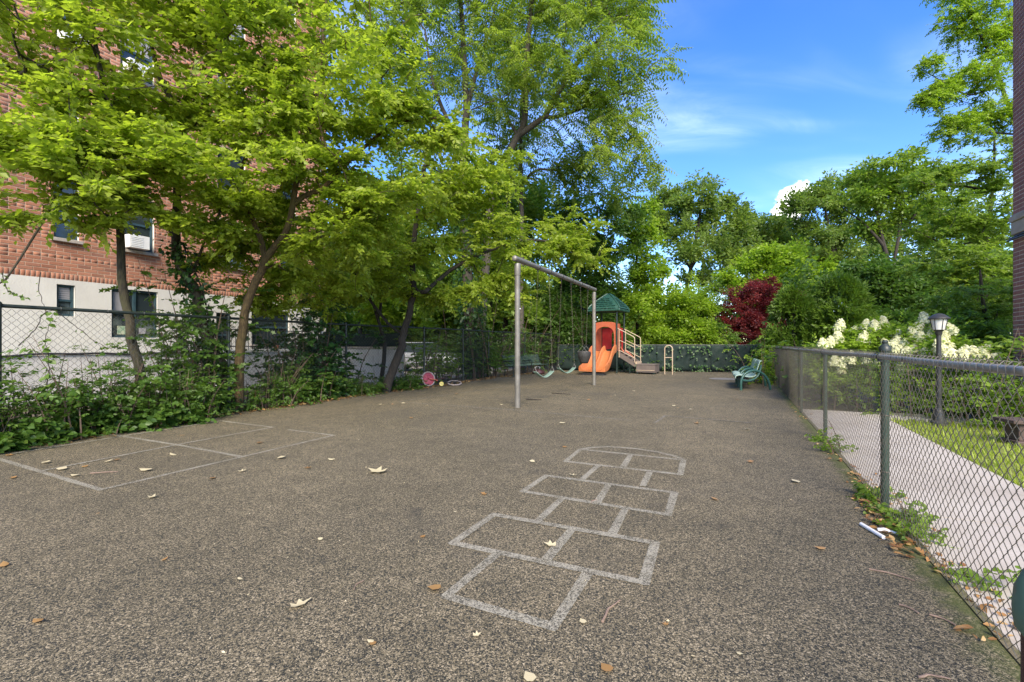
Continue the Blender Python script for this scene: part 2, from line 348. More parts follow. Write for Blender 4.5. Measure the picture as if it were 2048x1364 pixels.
MAT['brick_dark'] = brickmat('plum_brick', ((0.22, 0.10, 0.088), (0.28, 0.128, 0.110), (0.25, 0.11, 0.097), (0.31, 0.145, 0.122)))

def barkmat(name, a, bcol, moss=None):
    m, t, b, o = newmat(name); co = nd(t, 'ShaderNodeMapping', {'Vector': wcoord(t), 'Scale': (1, 1, 0.22)}).outputs[0]
    n1 = noise(t, co, 38, 5, 0.7)
    c = mixc(t, mrange(t, n1, 0.35, 0.68), a, bcol)
    if moss: c = mixc(t, mrange(t, noise(t, wcoord(t), 3.5, 5, 0.6), 0.45, 0.7, 0, 0.7), c, moss)
    t.links.new(c, b.inputs['Base Color']); b.inputs['Roughness'].default_value = 0.92; bump(t, b, n1, 0.9, 0.015)
    return m
MAT['bark'] = barkmat('bark', (0.020, 0.016, 0.010), (0.066, 0.053, 0.030), (0.055, 0.056, 0.018))
MAT['bark_tan'] = barkmat('bark_tan', (0.045, 0.029, 0.012), (0.115, 0.078, 0.030), (0.085, 0.068, 0.02))
MAT['bark_grey'] = barkmat('bark_grey', (0.040, 0.034, 0.027), (0.095, 0.084, 0.068))
MAT['bark_dark'] = barkmat('bark_dark', (0.018, 0.015, 0.012), (0.05, 0.04, 0.03))
MAT['fallen_twig'] = simple('fallen_twig', (0.27, 0.19, 0.14), 0.85, col2=(0.15, 0.10, 0.075), nscale=30)
MAT['twig'] = simple('twig', (0.13, 0.085, 0.055), 0.85, col2=(0.08, 0.055, 0.04), nscale=30)

L = {}
L['bright'] = leafmat('leaf_bright', (0.145, 0.210, 0.022), (0.250, 0.320, 0.038), (0.35, 0.41, 0.062), 0.58)
L['ailanthus'] = leafmat('leaf_ailanthus', (0.110, 0.175, 0.026), (0.185, 0.260, 0.040), (0.27, 0.335, 0.058), 0.56)
L['mid'] = leafmat('leaf_mid', (0.095, 0.170, 0.022), (0.160, 0.245, 0.034), (0.24, 0.32, 0.050), 0.52)
L['lime'] = leafmat('leaf_lime', (0.125, 0.210, 0.018), (0.205, 0.310, 0.028), (0.290, 0.390, 0.042), 0.52)
L['far'] = leafmat('leaf_far', (0.095, 0.155, 0.036), (0.150, 0.220, 0.048), (0.215, 0.285, 0.066), 0.50)
L['deep'] = leafmat('leaf_deep', (0.045, 0.100, 0.020), (0.080, 0.150, 0.027), (0.125, 0.200, 0.036), 0.48)
L['weed'] = leafmat('leaf_weed', (0.045, 0.098, 0.017), (0.075, 0.145, 0.024), (0.125, 0.195, 0.034), 0.40)
L['ivy'] = leafmat('leaf_ivy', (0.016, 0.052, 0.014), (0.030, 0.080, 0.018), (0.060, 0.125, 0.024), 0.25)
L['red'] = leafmat('leaf_red', (0.060, 0.015, 0.020), (0.120, 0.027, 0.033), (0.25, 0.062, 0.048), 0.48, (1.8, 0.7, 0.7))
L['cedar'] = leafmat('leaf_cedar', (0.055, 0.112, 0.015), (0.100, 0.175, 0.022), (0.155, 0.230, 0.032), 0.42)
L['grass'] = leafmat('leaf_grass', (0.17, 0.235, 0.022), (0.25, 0.32, 0.032), (0.34, 0.39, 0.055), 0.40)
L['cream'] = leafmat('petal_cream', (0.57, 0.59, 0.31), (0.70, 0.70, 0.43), (0.78, 0.77, 0.54), 0.25, (1, 1, 0.95))
L['dead'] = leafmat('leaf_dead', (0.20, 0.095, 0.035), (0.36, 0.20, 0.075), (0.55, 0.38, 0.17), 0.25, (1.1, 1, 0.9))
L['dead_pale'] = leafmat('leaf_pale', (0.52, 0.42, 0.24), (0.60, 0.52, 0.32), (0.66, 0.58, 0.40), 0.2, (1, 1, 1))
# ------------------------------------------------------------------ foliage engine
def leaf_canon(kind):
    """leaf along +Y, unit length, normal +Z; returns verts and list of faces"""
    if kind == 'ovate':     # two folded halves
        v = [(0, 0, 0), (-.25, .25, .06), (-.23, .60, .03), (0, 1, -.10), (.23, .60, .03), (.25, .25, .06)]; f = [(0, 3, 2, 1), (0, 5, 4, 3)]
    elif kind == 'broad':
        v = [(0, 0, 0), (-.36, .12, .07), (-.40, .52, .04), (0, 1, -.14), (.40, .52, .04), (.36, .12, .07)]; f = [(0, 3, 2, 1), (0, 5, 4, 3)]
    elif kind == 'narrow':
        v = [(0, 0, 0), (-.19, .38, .04), (0, 1, -.12), (.19, .38, .04)]; f = [(0, 2, 1), (0, 3, 2)]
    elif kind == 'diamond':
        v = [(0, 0, 0), (-.34, .45, .07), (0, 1, -.10), (.34, .45, .07)]; f = [(0, 2, 1), (0, 3, 2)]
    elif kind == 'blade':
        v = [(-.04, 0, 0), (.04, 0, 0), (.028, .6, .03), (0, 1, .10), (-.028, .6, .03)]; f = [(0, 1, 2, 4), (4, 2, 3)]
    elif kind == 'lobed':   # maple / oak like outline
        v = [(0, 0, 0), (-.34, .06, .03), (-.16, .30, 0), (-.46, .52, .05), (-.16, .62, 0), (0, 1, -.06), (.16, .62, 0), (.46, .52, .05), (.16, .30, 0), (.34, .06, .03), (0, .32, .02)]
        f = [(0, 10, 2, 1), (10, 4, 3, 2), (10, 5, 4), (10, 6, 5), (10, 8, 7, 6), (0, 9, 8, 10)]
    elif kind == 'petal':
        v = [(-.3, 0, 0), (.3, 0, 0), (.38, .8, .1), (-.38, .8, .1)]; f = [(0, 1, 2, 3)]
    return np.array(v, float), f
CANON = {k: leaf_canon(k) for k in ('ovate', 'broad', 'narrow', 'diamond', 'blade', 'lobed', 'petal')}

def frames(y, up, roll=None):
    """matrices (n,3,3) with columns x,y,z from direction y and rough normal up"""
    y = y / (np.linalg.norm(y, axis=-1, keepdims=True) + 1e-9)
    x = np.cross(y, up); x /= np.linalg.norm(x, axis=-1, keepdims=True) + 1e-9
    z = np.cross(x, y)
    if roll is not None:
        c, s = np.cos(roll)[..., None], np.sin(roll)[..., None]
        x, z = x * c + z * s, z * c - x * s
    return np.stack([x, y, z], axis=-1)

def spray(kind, r, size):
    """template of leaves on one twig along +Y with normal +Z: M (n,3,3), T (n,3)"""
    d, up, pos, sc = [], [], [], []
    if kind == 'alt':
        n = r.integers(10, 15); Ln = 0.30 * size / 0.085
        for i in range(n):
            f = (i + .6) / n; s = 1 if i % 2 else -1; a = R(r.uniform(40, 68)) * s * (1 - .75 * f ** 3)
            d.append((math.sin(a), math.cos(a), r.uniform(-.55, -.05))); up.append((r.normal(0, .75), r.normal(0, .75), 1))
            pos.append((.02 * math.sin(f * 5), f * Ln, -.22 * Ln * f * f + r.normal(0, .012))); sc.append(size * r.uniform(.7, 1.15) * (1.05 - .35 * f))
    elif kind == 'pinnate':
        Ln = 0.52 * size / 0.10; n = r.integers(8, 11)
        for i in range(n):
            f = (i + .8) / n
            for s in (-1, 1):
                a = R(r.uniform(58, 74)) * s
                d.append((math.sin(a), math.cos(a) - .15 * f, -.30 - .45 * f + r.normal(0, .1))); up.append((0.25 * s + r.normal(0, .15), r.normal(0, .15), 1))
                pos.append((0, f * Ln, -.34 * Ln * f * f)); sc.append(size * r.uniform(.85, 1.1) * (1 - .35 * (2 * f - 1) ** 2))
    elif kind == 'whorl':
        n = r.integers(14, 20)
        for i in range(n):
            v = r.normal(0, 1, 3); v[2] = v[2] * .55 - .1; v[1] += .5
            d.append(v); up.append((r.normal(0, .45), r.normal(0, .45), 1)); f = r.uniform(.1, 1)
            pos.append(np.array(v) / np.linalg.norm(v) * size * 1.2 * r.uniform(.2, 1.4) + (0, f * size * 2.4, 0)); sc.append(size * r.uniform(.65, 1.2))
    elif kind == 'fan':
        n = 11
        for i in range(n):
            a = R(r.uniform(-62, 62)); f = r.uniform(0, .8)
            d.append((math.sin(a), math.cos(a), r.uniform(-.2, .35))); up.append((r.normal(0, .3), r.normal(0, .3), 1))
            pos.append((math.sin(a) * f * size * 1.6, f * size * 2.2, r.normal(0, .02))); sc.append(size * r.uniform(.7, 1.2))
    d = np.array(d); up = np.array(up, float)
    return frames(d, up) * np.array(sc)[:, None, None], np.array(pos, float)

TEMPL = {}
def templates(kind, size, k=8):
    key = (kind, round(size, 3))
    if key not in TEMPL:
        r = np.random.default_rng(abs(hash(key)) % 1000 if False else int(size * 1000) + len(kind) * 37)
        TEMPL[key] = [spray(kind, r, size) for _ in range(k)]
    return TEMPL[key]

def place_sprays(kind, size, P, D, U, S, r, clump=None):
    """sprays at P along D with normals U and scale S -> leaf arrays M,T,v"""
    tp = templates(kind, size); F = frames(D, U) * S[:, None, None]
    which = r.integers(0, len(tp), len(P)); Ms, Ts, Vs = [], [], []
    if clump is None: clump = r.uniform(0, 1, len(P))
    for k, (m, tt) in enumerate(tp):
        ix = np.nonzero(which == k)[0]
        if not len(ix): continue
        Ms.append(np.einsum('aij,bjk->abik', F[ix], m).reshape(-1, 3, 3))
        Ts.append((np.einsum('aij,bj->abi', F[ix], tt) + P[ix][:, None]).reshape(-1, 3))
        Vs.append((0.55 * clump[ix][:, None] + 0.45 * r.uniform(0, 1, (len(ix), len(m)))).ravel())
    return np.concatenate(Ms), np.concatenate(Ts), np.concatenate(Vs)

def leaf_mesh(name, M, T, v, canon, mat, parent=None, kind='stuff'):
    cv, cf = CANON[canon]; n, k = len(M), len(cv)
    verts = (np.einsum('nij,kj->nki', M, cv) + T[:, None]).reshape(-1, 3)
    if parent is not None: verts = verts - ORG[parent.name]
    fl = np.concatenate([np.array(f) for f in cf]); sz = np.array([len(f) for f in cf])
    loops = (fl[None] + (np.arange(n) * k)[:, None]).ravel(); sizes = np.tile(sz, n)
    me = fast_mesh(name, verts, loops, sizes, np.repeat(v, len(cf)))
    return link_mesh(name, me, mat, parent, kind)

_leafmesh = {}
def leaf_objects(M, T, canon, mat, parent, name='leaf'):
    key = (canon, mat.name)
    if key not in _leafmesh:
        cv, cf = CANON[canon]
        _leafmesh[key] = fast_mesh('leaf', cv, np.concatenate([np.array(f) for f in cf]), [len(f) for f in cf], [0.8] * len(cf)); _leafmesh[key].materials.append(mat)
    org = ORG[parent.name]
    for i in range(len(M)):
        o = bpy.data.objects.new(name, _leafmesh[key]); COL.objects.link(o); o.parent = parent
        mm = Matrix(M[i].tolist()).to_4x4(); mm.translation = Vector((T[i] - org).tolist()); o.matrix_local = mm

def big_leaf_split(M, T, v, n):
    """the n leaves that show largest in the photograph"""
    u, w = pix(T); inv = (u > 0) & (u < 2048) & (w > 0) & (w < 1364) & (T[:, 1] > .5)
    sc = np.linalg.norm(M[:, :, 1], axis=1) / np.maximum(T[:, 1], .3) * np.abs(M[:, 1, 2]).clip(.02); sc[~inv] = 0
    ix = np.argsort(-sc)[:n]; k = np.zeros(len(M), bool); k[ix] = True
    return k

def resample(pts, step):
    pts = np.array(pts, float)
    if len(pts) > 2:                                    # Catmull-Rom
        P = np.vstack([2 * pts[0] - pts[1], pts, 2 * pts[-1] - pts[-2]]); out = []
        for i in range(1, len(P) - 2):
            n = max(2, int(np.linalg.norm(P[i + 1] - P[i]) / step))
            for k in range(n):
                x = k / n; a, b2, c, d = P[i - 1], P[i], P[i + 1], P[i + 2]
                out.append(.5 * (2 * b2 + (c - a) * x + (2 * a - 5 * b2 + 4 * c - d) * x * x + (3 * b2 - a - 3 * c + d) * x ** 3))
        out.append(pts[-1]); return np.array(out)
    n = max(2, int(np.linalg.norm(pts[1] - pts[0]) / step)); return pts[0] + (pts[1] - pts[0]) * np.linspace(0, 1, n + 1)[:, None]

class Skel:
    def __init__(self, step=.3, seed=1):
        self.n = np.zeros((60000, 3)); self.p = np.full(60000, -1, int); self.minr = np.zeros(60000); self.k = 0; self.step = step
        self.r = np.random.default_rng(seed); self.tips = []
    def limb(self, pts, r0, r1, attach=False):
        q = resample(pts, self.step); par = -1
        if attach and self.k:
            par = int(np.argmin(np.linalg.norm(self.n[:self.k] - q[0], axis=1))); q = q[1:]
        rr = np.linspace(r0, r1, len(q))
        for i in range(len(q)):
            self.n[self.k] = q[i] + (self.r.normal(0, .012, 3) * min(1, rr[i] * 12)); self.p[self.k] = par; self.minr[self.k] = rr[i]; par = self.k; self.k += 1
    def grow(self, tips, rise=.18, wob=.06, zpen=.7, minz=None):
        tr = self.n[:self.k].copy()
        dm = np.array([np.min(np.linalg.norm(tr - x, axis=1)) for x in tips]); order = np.argsort(dm)
        for t in np.array(tips)[order]:
            nn = self.n[:self.k]; d = np.linalg.norm(nn - t, axis=1)
            cost = d + zpen * np.maximum(0, nn[:, 2] - t[2] + .25 * d)
            if minz is not None: cost = cost + np.where(nn[:, 2] < minz, 3., 0)
            j = int(np.argmin(cost)); p0 = nn[j].copy(); Ln = d[j]
            if Ln < .05: continue
            pj = self.p[j]; dr = (p0 - self.n[pj]) if pj >= 0 else np.array([0, 0, 1.]); dr /= np.linalg.norm(dr) + 1e-9
            c = p0 + dr * Ln * .22 + (t - p0) * .38 + np.array([0, 0, rise * Ln]); m = max(2, int(Ln / self.step)); par = j; ids = []
            for i in range(1, m + 1):
                x = i / m; q = (1 - x) ** 2 * p0 + 2 * x * (1 - x) * c + x * x * t + self.r.normal(0, wob * min(self.step, .3), 3) * (1 if i < m else 0)
                self.n[self.k] = q; self.p[self.k] = par; par = self.k; ids.append(self.k); self.k += 1
            self.tips.append(ids)
    def radii(self, rt, ex=.48):
        k = self.k; cnt = np.zeros(k); ch = np.bincount(self.p[:k][self.p[:k] >= 0], minlength=k)
        cnt[ch == 0] = 1
        for i in range(k - 1, -1, -1):
            if self.p[i] >= 0: cnt[self.p[i]] += cnt[i]
        rad = np.maximum(rt * cnt ** ex, self.minr[:k])
        for i in range(k):
            if self.p[i] >= 0: rad[i] = min(rad[i], rad[self.p[i]])
        return rad
    def mesh(self, name, mat, parent, rt=.006, ex=.48, thin=0.0):
        rad = self.radii(rt, ex); self.rad = rad; k = self.k; kids = [[] for _ in range(k)]
        for i in range(k):
            if self.p[i] >= 0: kids[self.p[i]].append(i)
        mb = MB(); starts = [i for i in range(k) if self.p[i] < 0]
        stack = [([], s) for s in starts]
        while stack:
            pre, s = stack.pop(); ch = pre + [s]
            while kids[s]:
                ks = sorted(kids[s], key=lambda q: -rad[q])
                for q in ks[1:]: stack.append(([s], q))
                s = ks[0]; ch.append(s)
            if len(ch) < 2: continue
            rr = rad[ch].copy()
            if pre: rr[0] = min(rr[0], rr[1] * 1.15)
            if rr.max() < thin: continue
            n = 10 if rr.max() > .07 else (6 if rr.max() > .025 else 4)
            if rr.max() < .012: n = 3
            rr[-1] *= .5
            if not pre: rr[0] *= 1.25
            mb.tube(self.n[ch], rr, n, cap=False)
        return mb.build(name, mat, parent, smooth=True)

def blob_tips(blobs, r, shell=.45, clump=None):
    """blobs: (centre, (rx,ry,rz), count) -> tips; gathered in clumps towards the outside"""
    out = []
    for c, rad, n in blobs:
        c = np.array(c); rad = np.array(rad, float); nc = max(4, n // 3)
        v = r.normal(0, 1, (nc, 3)); v /= np.linalg.norm(v, axis=1)[:, None]; v *= (shell + (1 - shell) * r.uniform(0, 1, nc) ** .6)[:, None]
        for i in range(n):
            out.append(c + (v[r.integers(nc)] + r.normal(0, .17, 3)) * rad)
    return np.array(out)

def foliage_on(sk, r, kind, size, per_node=1.6, frac=.35, flat=.8, scale=(.8, 1.25), droop=0.0, cut=None, maxrad=.03):
    P, D, U, Cl = [], [], [], []
    for ids in sk.tips:
        cl = np.clip(r.normal(.5, .28), 0, 1); m = len(ids); base = sk.n[sk.p[ids[0]]] if sk.p[ids[0]] >= 0 else sk.n[ids[0]]
        for i, q in enumerate(ids):
            if m > 2 and (i + 1) / m < frac: continue
            prev = sk.n[ids[i - 1]] if i else base; dr = sk.n[q] - prev; dr /= np.linalg.norm(dr) + 1e-9
            c = per_node if i < m - 1 else per_node + 1.5
            c = int(c) + (r.uniform() < c % 1)
            for j in range(c):
                a = r.uniform(-1.25, 1.25) if not (i == m - 1 and j == 0) else 0
                ca, sa = math.cos(a), math.sin(a); d = np.array([dr[0] * ca - dr[1] * sa, dr[0] * sa + dr[1] * ca, dr[2]])
                d = d * np.array([1, 1, 1 - flat * .8]) + r.normal(0, .16, 3) + np.array([0, 0, -droop])
                P.append(sk.n[q] - dr * r.uniform(0, sk.step)); D.append(d); U.append(np.array([r.normal(0, .3), r.normal(0, .3), 1.])); Cl.append(cl)
    P, D, U, Cl = map(np.array, (P, D, U, Cl))
    if cut is not None:
        k = cut(P); P, D, U, Cl = P[k], D[k], U[k], Cl[k]
    S = r.uniform(scale[0], scale[1], len(P))
    return place_sprays(kind, size, P, D, U, S, r, Cl)

def tree(name, label, limbs, blobs, leaf, mat, bark, seed, cat='tree', group=None, size=.085, kind='alt', canon='ovate', step=.3, rt=.005, ex=.48,
         per_node=1.6, frac=.35, flat=.8, droop=0., rise=.18, cut=None, scale=(.8, 1.25), objs=0, shell=.45, thin=0., zpen=.7, minz=None, part='crown', stem='trunk', ocanon=None):
    root = thing(name, label, cat, tuple(np.array(limbs[0][0][0]) * (1, 1, 0)), group)
    sk = Skel(step, seed); r = sk.r
    for i, lb in enumerate(limbs): sk.limb(lb[0], lb[1], lb[2], attach=i > 0 and (len(lb) < 4))
    sk.grow(blob_tips(blobs, r, shell), rise=rise, zpen=zpen, minz=minz)
    sk.mesh(stem, bark, root, rt, ex, thin)
    M, T, v = foliage_on(sk, r, kind, size, per_node, frac, flat, scale, droop, cut)
    if objs:
        k = big_leaf_split(M, T, v, objs); leaf_objects(M[k], T[k], ocanon or canon, mat, root); M, T, v = M[~k], T[~k], v[~k]
    leaf_mesh(part, M, T, v, canon, mat, root)
    root['_n'] = len(M); del root['_n']
    STAT.append((name, sk.k, len(M)))
    return root, sk
STAT = []
# ------------------------------------------------------------------ ground and paving
RF = lambda Y: 1.11 + .508 * Y                      # line of the right fence
def sheet(name, poly, z, mat, parent=None, kind='structure', th=None):
    mb = MB()
    P = [(p[0], p[1], z) for p in poly]
    if th: mb.prism([(p[0], p[1], z - th) for p in poly], (0, 0, th))
    else: mb.add(P, [tuple(range(len(P)))])
    return mb.build(name, mat, parent, kind=kind if parent is None else None)
LF = [(-10.9, -4.0), (-8.6, 1.0), (-6.62, 5.8), (-5.45, 8.65), (-4.25, 11.5), (-2.75, 14.0), (-1.75, 15.9), (-.95, 17.8), (.55, 20.3), (2.3, 22.9)]   # left fence posts
BK = [(2.3, 22.9), (4.6, 22.4), (7.0, 21.9), (9.4, 21.4), (11.7, 20.9)]                                                                     # back fence posts
ground = sheet('ground', [(-400, -200), (400, -200), (400, 600), (-400, 600)], -.05, MAT['soil'])
rub = sheet('rubber_playground', [(-10.7, -4.0), (RF(-4) + .03, -4.0)] + [(RF(y) + .03, y) for y in (0, 4, 8, 12, 16, 20.9)] + [(9.4, 21.3), (4.6, 22.3), (2.3, 22.8)] +
            [(x + .12, y) for x, y in LF[::-1][1:-1]], 0.0, MAT['rubber'], th=.045)
yard = sheet('yard_paving', [(-30, 9), (-12.2, 9), (-9.2, 13.5), (-5.6, 14.9), (-3.2, 16.2), (-.5, 22), (6, 45), (-40, 45)], -.045, MAT['yard'])

k_m = [0]
def strip(mb, pts, w):
    """painted band of width w through ground points (each leg its own rectangle, staggered in height)"""
    for a, b2 in zip(pts[:-1], pts[1:]):
        a = np.array(a[:2]); b2 = np.array(b2[:2]); d = b2 - a; Ln = np.linalg.norm(d); d /= Ln; n = np.array((-d[1], d[0])) * w / 2
        k_m[0] += 1; z = .003 + .0004 * (k_m[0] % 9); a = a - d * w * .35; b2 = b2 + d * w * .35
        seg = max(1, int(Ln / .22)); L1, R1 = [], []
        for i in range(seg + 1):
            x = i / seg; c = a + (b2 - a) * x; j = 1 + rng.uniform(-.10, .10)
            L1.append((*(c + n * j), z)); R1.append((*(c - n * j), z))
        mb.add(L1 + R1, [(i, i + 1, seg + 1 + i + 1, seg + 1 + i)[::-1] for i in range(seg)])
mb = MB(); g = lambda *p: [G(*x) for x in p]
for ln in (g((893, 1193), (1106, 1254), (1176, 1146)), g((893, 1193), (996, 1107)),
           g((906, 1087), (1288, 1166), (1310, 1087), (988, 1030), (906, 1087)), g((1095, 1118), (1145, 1059)),
           g((1075, 1043), (1123, 998)), g((1224, 1068), (1249, 1021)),
           g((1046, 983), (1336, 1030), (1349, 986), (1093, 952), (1046, 983)), g((1195, 1005), (1217, 971)),
           g((1166, 958), (1195, 933)), g((1286, 972), (1299, 946)),
           g((1131, 923), (1361, 949), (1367, 919)), g((1131, 923), (1161, 899)), g((1161, 899), (1364, 920)), g((1247, 933), (1261, 911)),
           g((1161, 899), (1185, 895.5), (1217, 894), (1270, 898), (1320, 905.5), (1348, 912), (1367, 919))):
    strip(mb, ln, .062)
o = mb.build('hopscotch_marking', MAT['paint'], rub); o['label'] = 'worn white painted hopscotch grid with a rounded end'
mb = MB()
for ln in (g((-60, 901), (202, 980)), g((202, 980), (668, 871)), g((668, 871), (578, 860)), g((546, 855), (441, 842)), g((441, 842), (30, 907)),
           g((91, 941), (355, 890), (546, 855)), g((215, 868), (355, 890), (485, 914))):
    strip(mb, ln, .055)
o = mb.build('four_square_marking', MAT['paint'], rub); o['label'] = 'worn white painted four-square court beside the weeds'
mb = MB()
for ln in (g((796, 804), (1028, 820), (1262, 841)), g((796, 804), (1040, 769)), g((1040, 769), (1190, 774)), g((1310, 846), (1330, 832), (1500, 846))):
    strip(mb, ln, .045)
o = mb.build('court_line', MAT['paint_faded'], rub); o['label'] = 'faded painted box around the swing set'

# path, kerb, lawn on the right
off = lambda Y, d: (RF(Y) + d * .8915, Y - d * .4529)          # a point d metres to the right of the fence line
path = thing('path', 'pale concrete footpath running beside the right fence', None, (0, 0, 0)); path['kind'] = 'structure'
ys = [-2.0, -.6, .8, 2.2, 3.6, 5.0, 6.4, 7.8, 9.2]
for a, b2 in zip(ys[:-1], ys[1:]):
    e = .006
    q = [off(a + e, .07), off(a + e, 1.30), off(b2 - e, 1.30), off(b2 - e, .07)]
    MB().prism([(x, y, -.06) for x, y in q], (0, 0, .066)).build('paving_slab', MAT['concrete'], path)
d0 = np.array((.508, 1.)) / np.hypot(.508, 1); d1 = np.array((d0[1], -d0[0]))
c0 = np.array(off(8.6, 1.31))
for i in range(4):
    a = c0 + d1 * (i * 1.2 + .004); b2 = c0 + d1 * (i * 1.2 + 1.192)
    q = [a, b2, b2 + d0 * .85, a + d0 * .85]
    MB().prism([(x, y, -.06) for x, y in q], (0, 0, .065)).build('paving_slab', MAT['concrete'], path)
kerb = MB()
for a, b2 in zip(np.arange(-2, 20.5, 1.5), np.arange(-.5, 22, 1.5)):
    q = [off(a, .03), off(a, .069), off(b2, .069), off(b2, .03)]; kerb.prism([(x, y, -.04) for x, y in q], (0, 0, .046))
kerb_m = simple('mossy_kerb', (0.070, 0.078, 0.022), 0.95, col2=(0.13, 0.105, 0.06), nscale=13, bstr=1.0, bscale=50, grime=(0.19, 0.155, 0.11), gscale=9, gamt=.9)
kerb.build('kerb', kerb_m, kind='structure')
lawn_poly = [off(-1, 1.32), off(-1, 6), off(8.6, 6), off(8.58, 1.32)]
sheet('lawn_ground', lawn_poly, -.012, MAT['lawn_soil'])
n = 24000; a = rng.uniform(.8, 8.55, n); dd = 1.33 + 3.6 * rng.uniform(0, 1, n) ** 1.2
P = np.array([off(x, y) for x, y in zip(a, dd)]); T = np.column_stack([P, np.full(n, -.015)])
ang = rng.uniform(0, 6.283, n); D = np.column_stack([np.cos(ang) * .7, np.sin(ang) * .7, rng.uniform(.5, 1.3, n)])
M = frames(D, np.column_stack([-np.cos(ang), -np.sin(ang), np.full(n, .6)])) * rng.uniform(.04, .09, n)[:, None, None]; M[:, :, 0] *= 1.9
tag(leaf_mesh('lawn', M, T, rng.uniform(0, 1, n), 'blade', L['grass']), 'bright short grass between the paths', 'grass', kind='stuff')

# ------------------------------------------------------------------ brick walls
def brick_box(w, h, d, inset=.004):
    i = inset
    return [(0, 0, 0), (w, 0, 0), (w, 0, h), (0, 0, h), (i, -d, i), (w - i, -d, i), (w - i, -d, h - i), (i, -d, h - i)], [(4, 5, 6, 7), (0, 1, 5, 4), (1, 2, 6, 5), (2, 3, 7, 6), (3, 0, 4, 7)]
def brick_wall(parent, o, ex, W_, z0, z1, pitch, Lb, joint, holes, mat, singles, keep, proud=.005, soldier=0.0):
    """running bond on the plane through o along ex (unit, xy); outward normal = ex rotated -90 degrees. holes: (s0,s1,z0,z1)"""
    ex3 = np.array((ex[0], ex[1], 0.)); nrm = np.array((ex[1], -ex[0], 0.)); o = np.array(o, float); org = ORG[parent.name]
    cuts = []; z = z0; row = 0; full = []
    while z < z1 - .02:
        h = pitch - joint; first = soldier and row == 0
        if first: h = soldier - joint
        lb = Lb if not first else pitch
        s = -(row % 2) * lb / 2
        if row % 6 == 5: lb = Lb / 2; s = 0
        while s < W_:
            a, b2 = max(0, s), min(W_, s + lb - joint)
            segs = [(a, b2)]
            for (h0, h1, k0, k1) in holes:
                if z + h > k0 and z < k1:
                    ns = []
                    for (p, q) in segs:
                        if q <= h0 or p >= h1: ns.append((p, q)); continue
                        if p < h0: ns.append((p, h0))
                        if q > h1: ns.append((h1, q))
                    segs = ns
            for (p, q) in segs:
                if q - p > .02: (full if (abs(q - p - (Lb - joint)) < 1e-6 and not first) else cuts).append((p, z, q - p, h))
            s += lb
        z += (soldier if first else pitch); row += 1
    full = np.array(full); pos = o + full[:, 0:1] * ex3 + np.column_stack([np.zeros((len(full), 2)), full[:, 1]])
    score = keep(pos); ix = np.argsort(-score)[:singles]; ix = [i for i in ix if score[i] > 0]; sel = np.zeros(len(full), bool); sel[ix] = True
    bv, bf = brick_box(Lb - joint, pitch - joint, proud)
    def loc2w(v): return np.array([ex3 * p[0] - nrm * p[1] + np.array((0, 0, p[2])) for p in v])
    me = bpy.data.meshes.new('brick'); me.from_pydata(loc2w(bv).tolist(), [], bf); me.update(); me.materials.append(mat)
    for i in np.nonzero(sel)[0]:
        b_ = bpy.data.objects.new('brick', me); COL.objects.link(b_); b_.parent = parent; b_.location = (pos[i] - org + nrm * rng.uniform(-.002, .002)).tolist()
    rest = [tuple(x) for x in full[~sel]] + cuts; V, Fl, A = [], [], []
    fl = np.concatenate([np.array(f) for f in bf])
    for k, (p, z, w, h) in enumerate(rest):
        bv2, _ = brick_box(w, h, proud); V.append(np.array(bv2) + (p, rng.uniform(-.002, .002), z)); A.append(rng.uniform(0, 1))
    V = np.array(V); n = len(V); Wv = o + V[..., 0:1] * ex3 - V[..., 1:2] * nrm + np.concatenate([np.zeros((*V.shape[:2], 2)), V[..., 2:3]], axis=2)
    me2 = fast_mesh('brickwork', Wv.reshape(-1, 3) - org, (fl[None] + (np.arange(n) * 8)[:, None]).ravel(), [4] * (5 * n), np.repeat(A, 5))
    link_mesh('brickwork', me2, mat, parent, 'stuff')
    # mortar bed behind, cut round the holes
    mb = MB(); zs = sorted({z0 - .001, z1, *[h[2] for h in holes], *[h[3] for h in holes]}); ss = sorted({0, W_, *[h[0] for h in holes], *[h[1] for h in holes]})
    for a, b2 in zip(ss[:-1], ss[1:]):
        for c, d in zip(zs[:-1], zs[1:]):
            mx, mz = (a + b2) / 2, (c + d) / 2
            if any(h[0] < mx < h[1] and h[2] < mz < h[3] for h in holes): continue
            if d <= z0 - .002 or c >= z1: continue
            q = [o + ex3 * s_ + np.array((0, 0, z_)) for s_, z_ in ((a, c), (b2, c), (b2, d), (a, d))]; mb.add(q, [(0, 1, 2, 3)])
    return mb

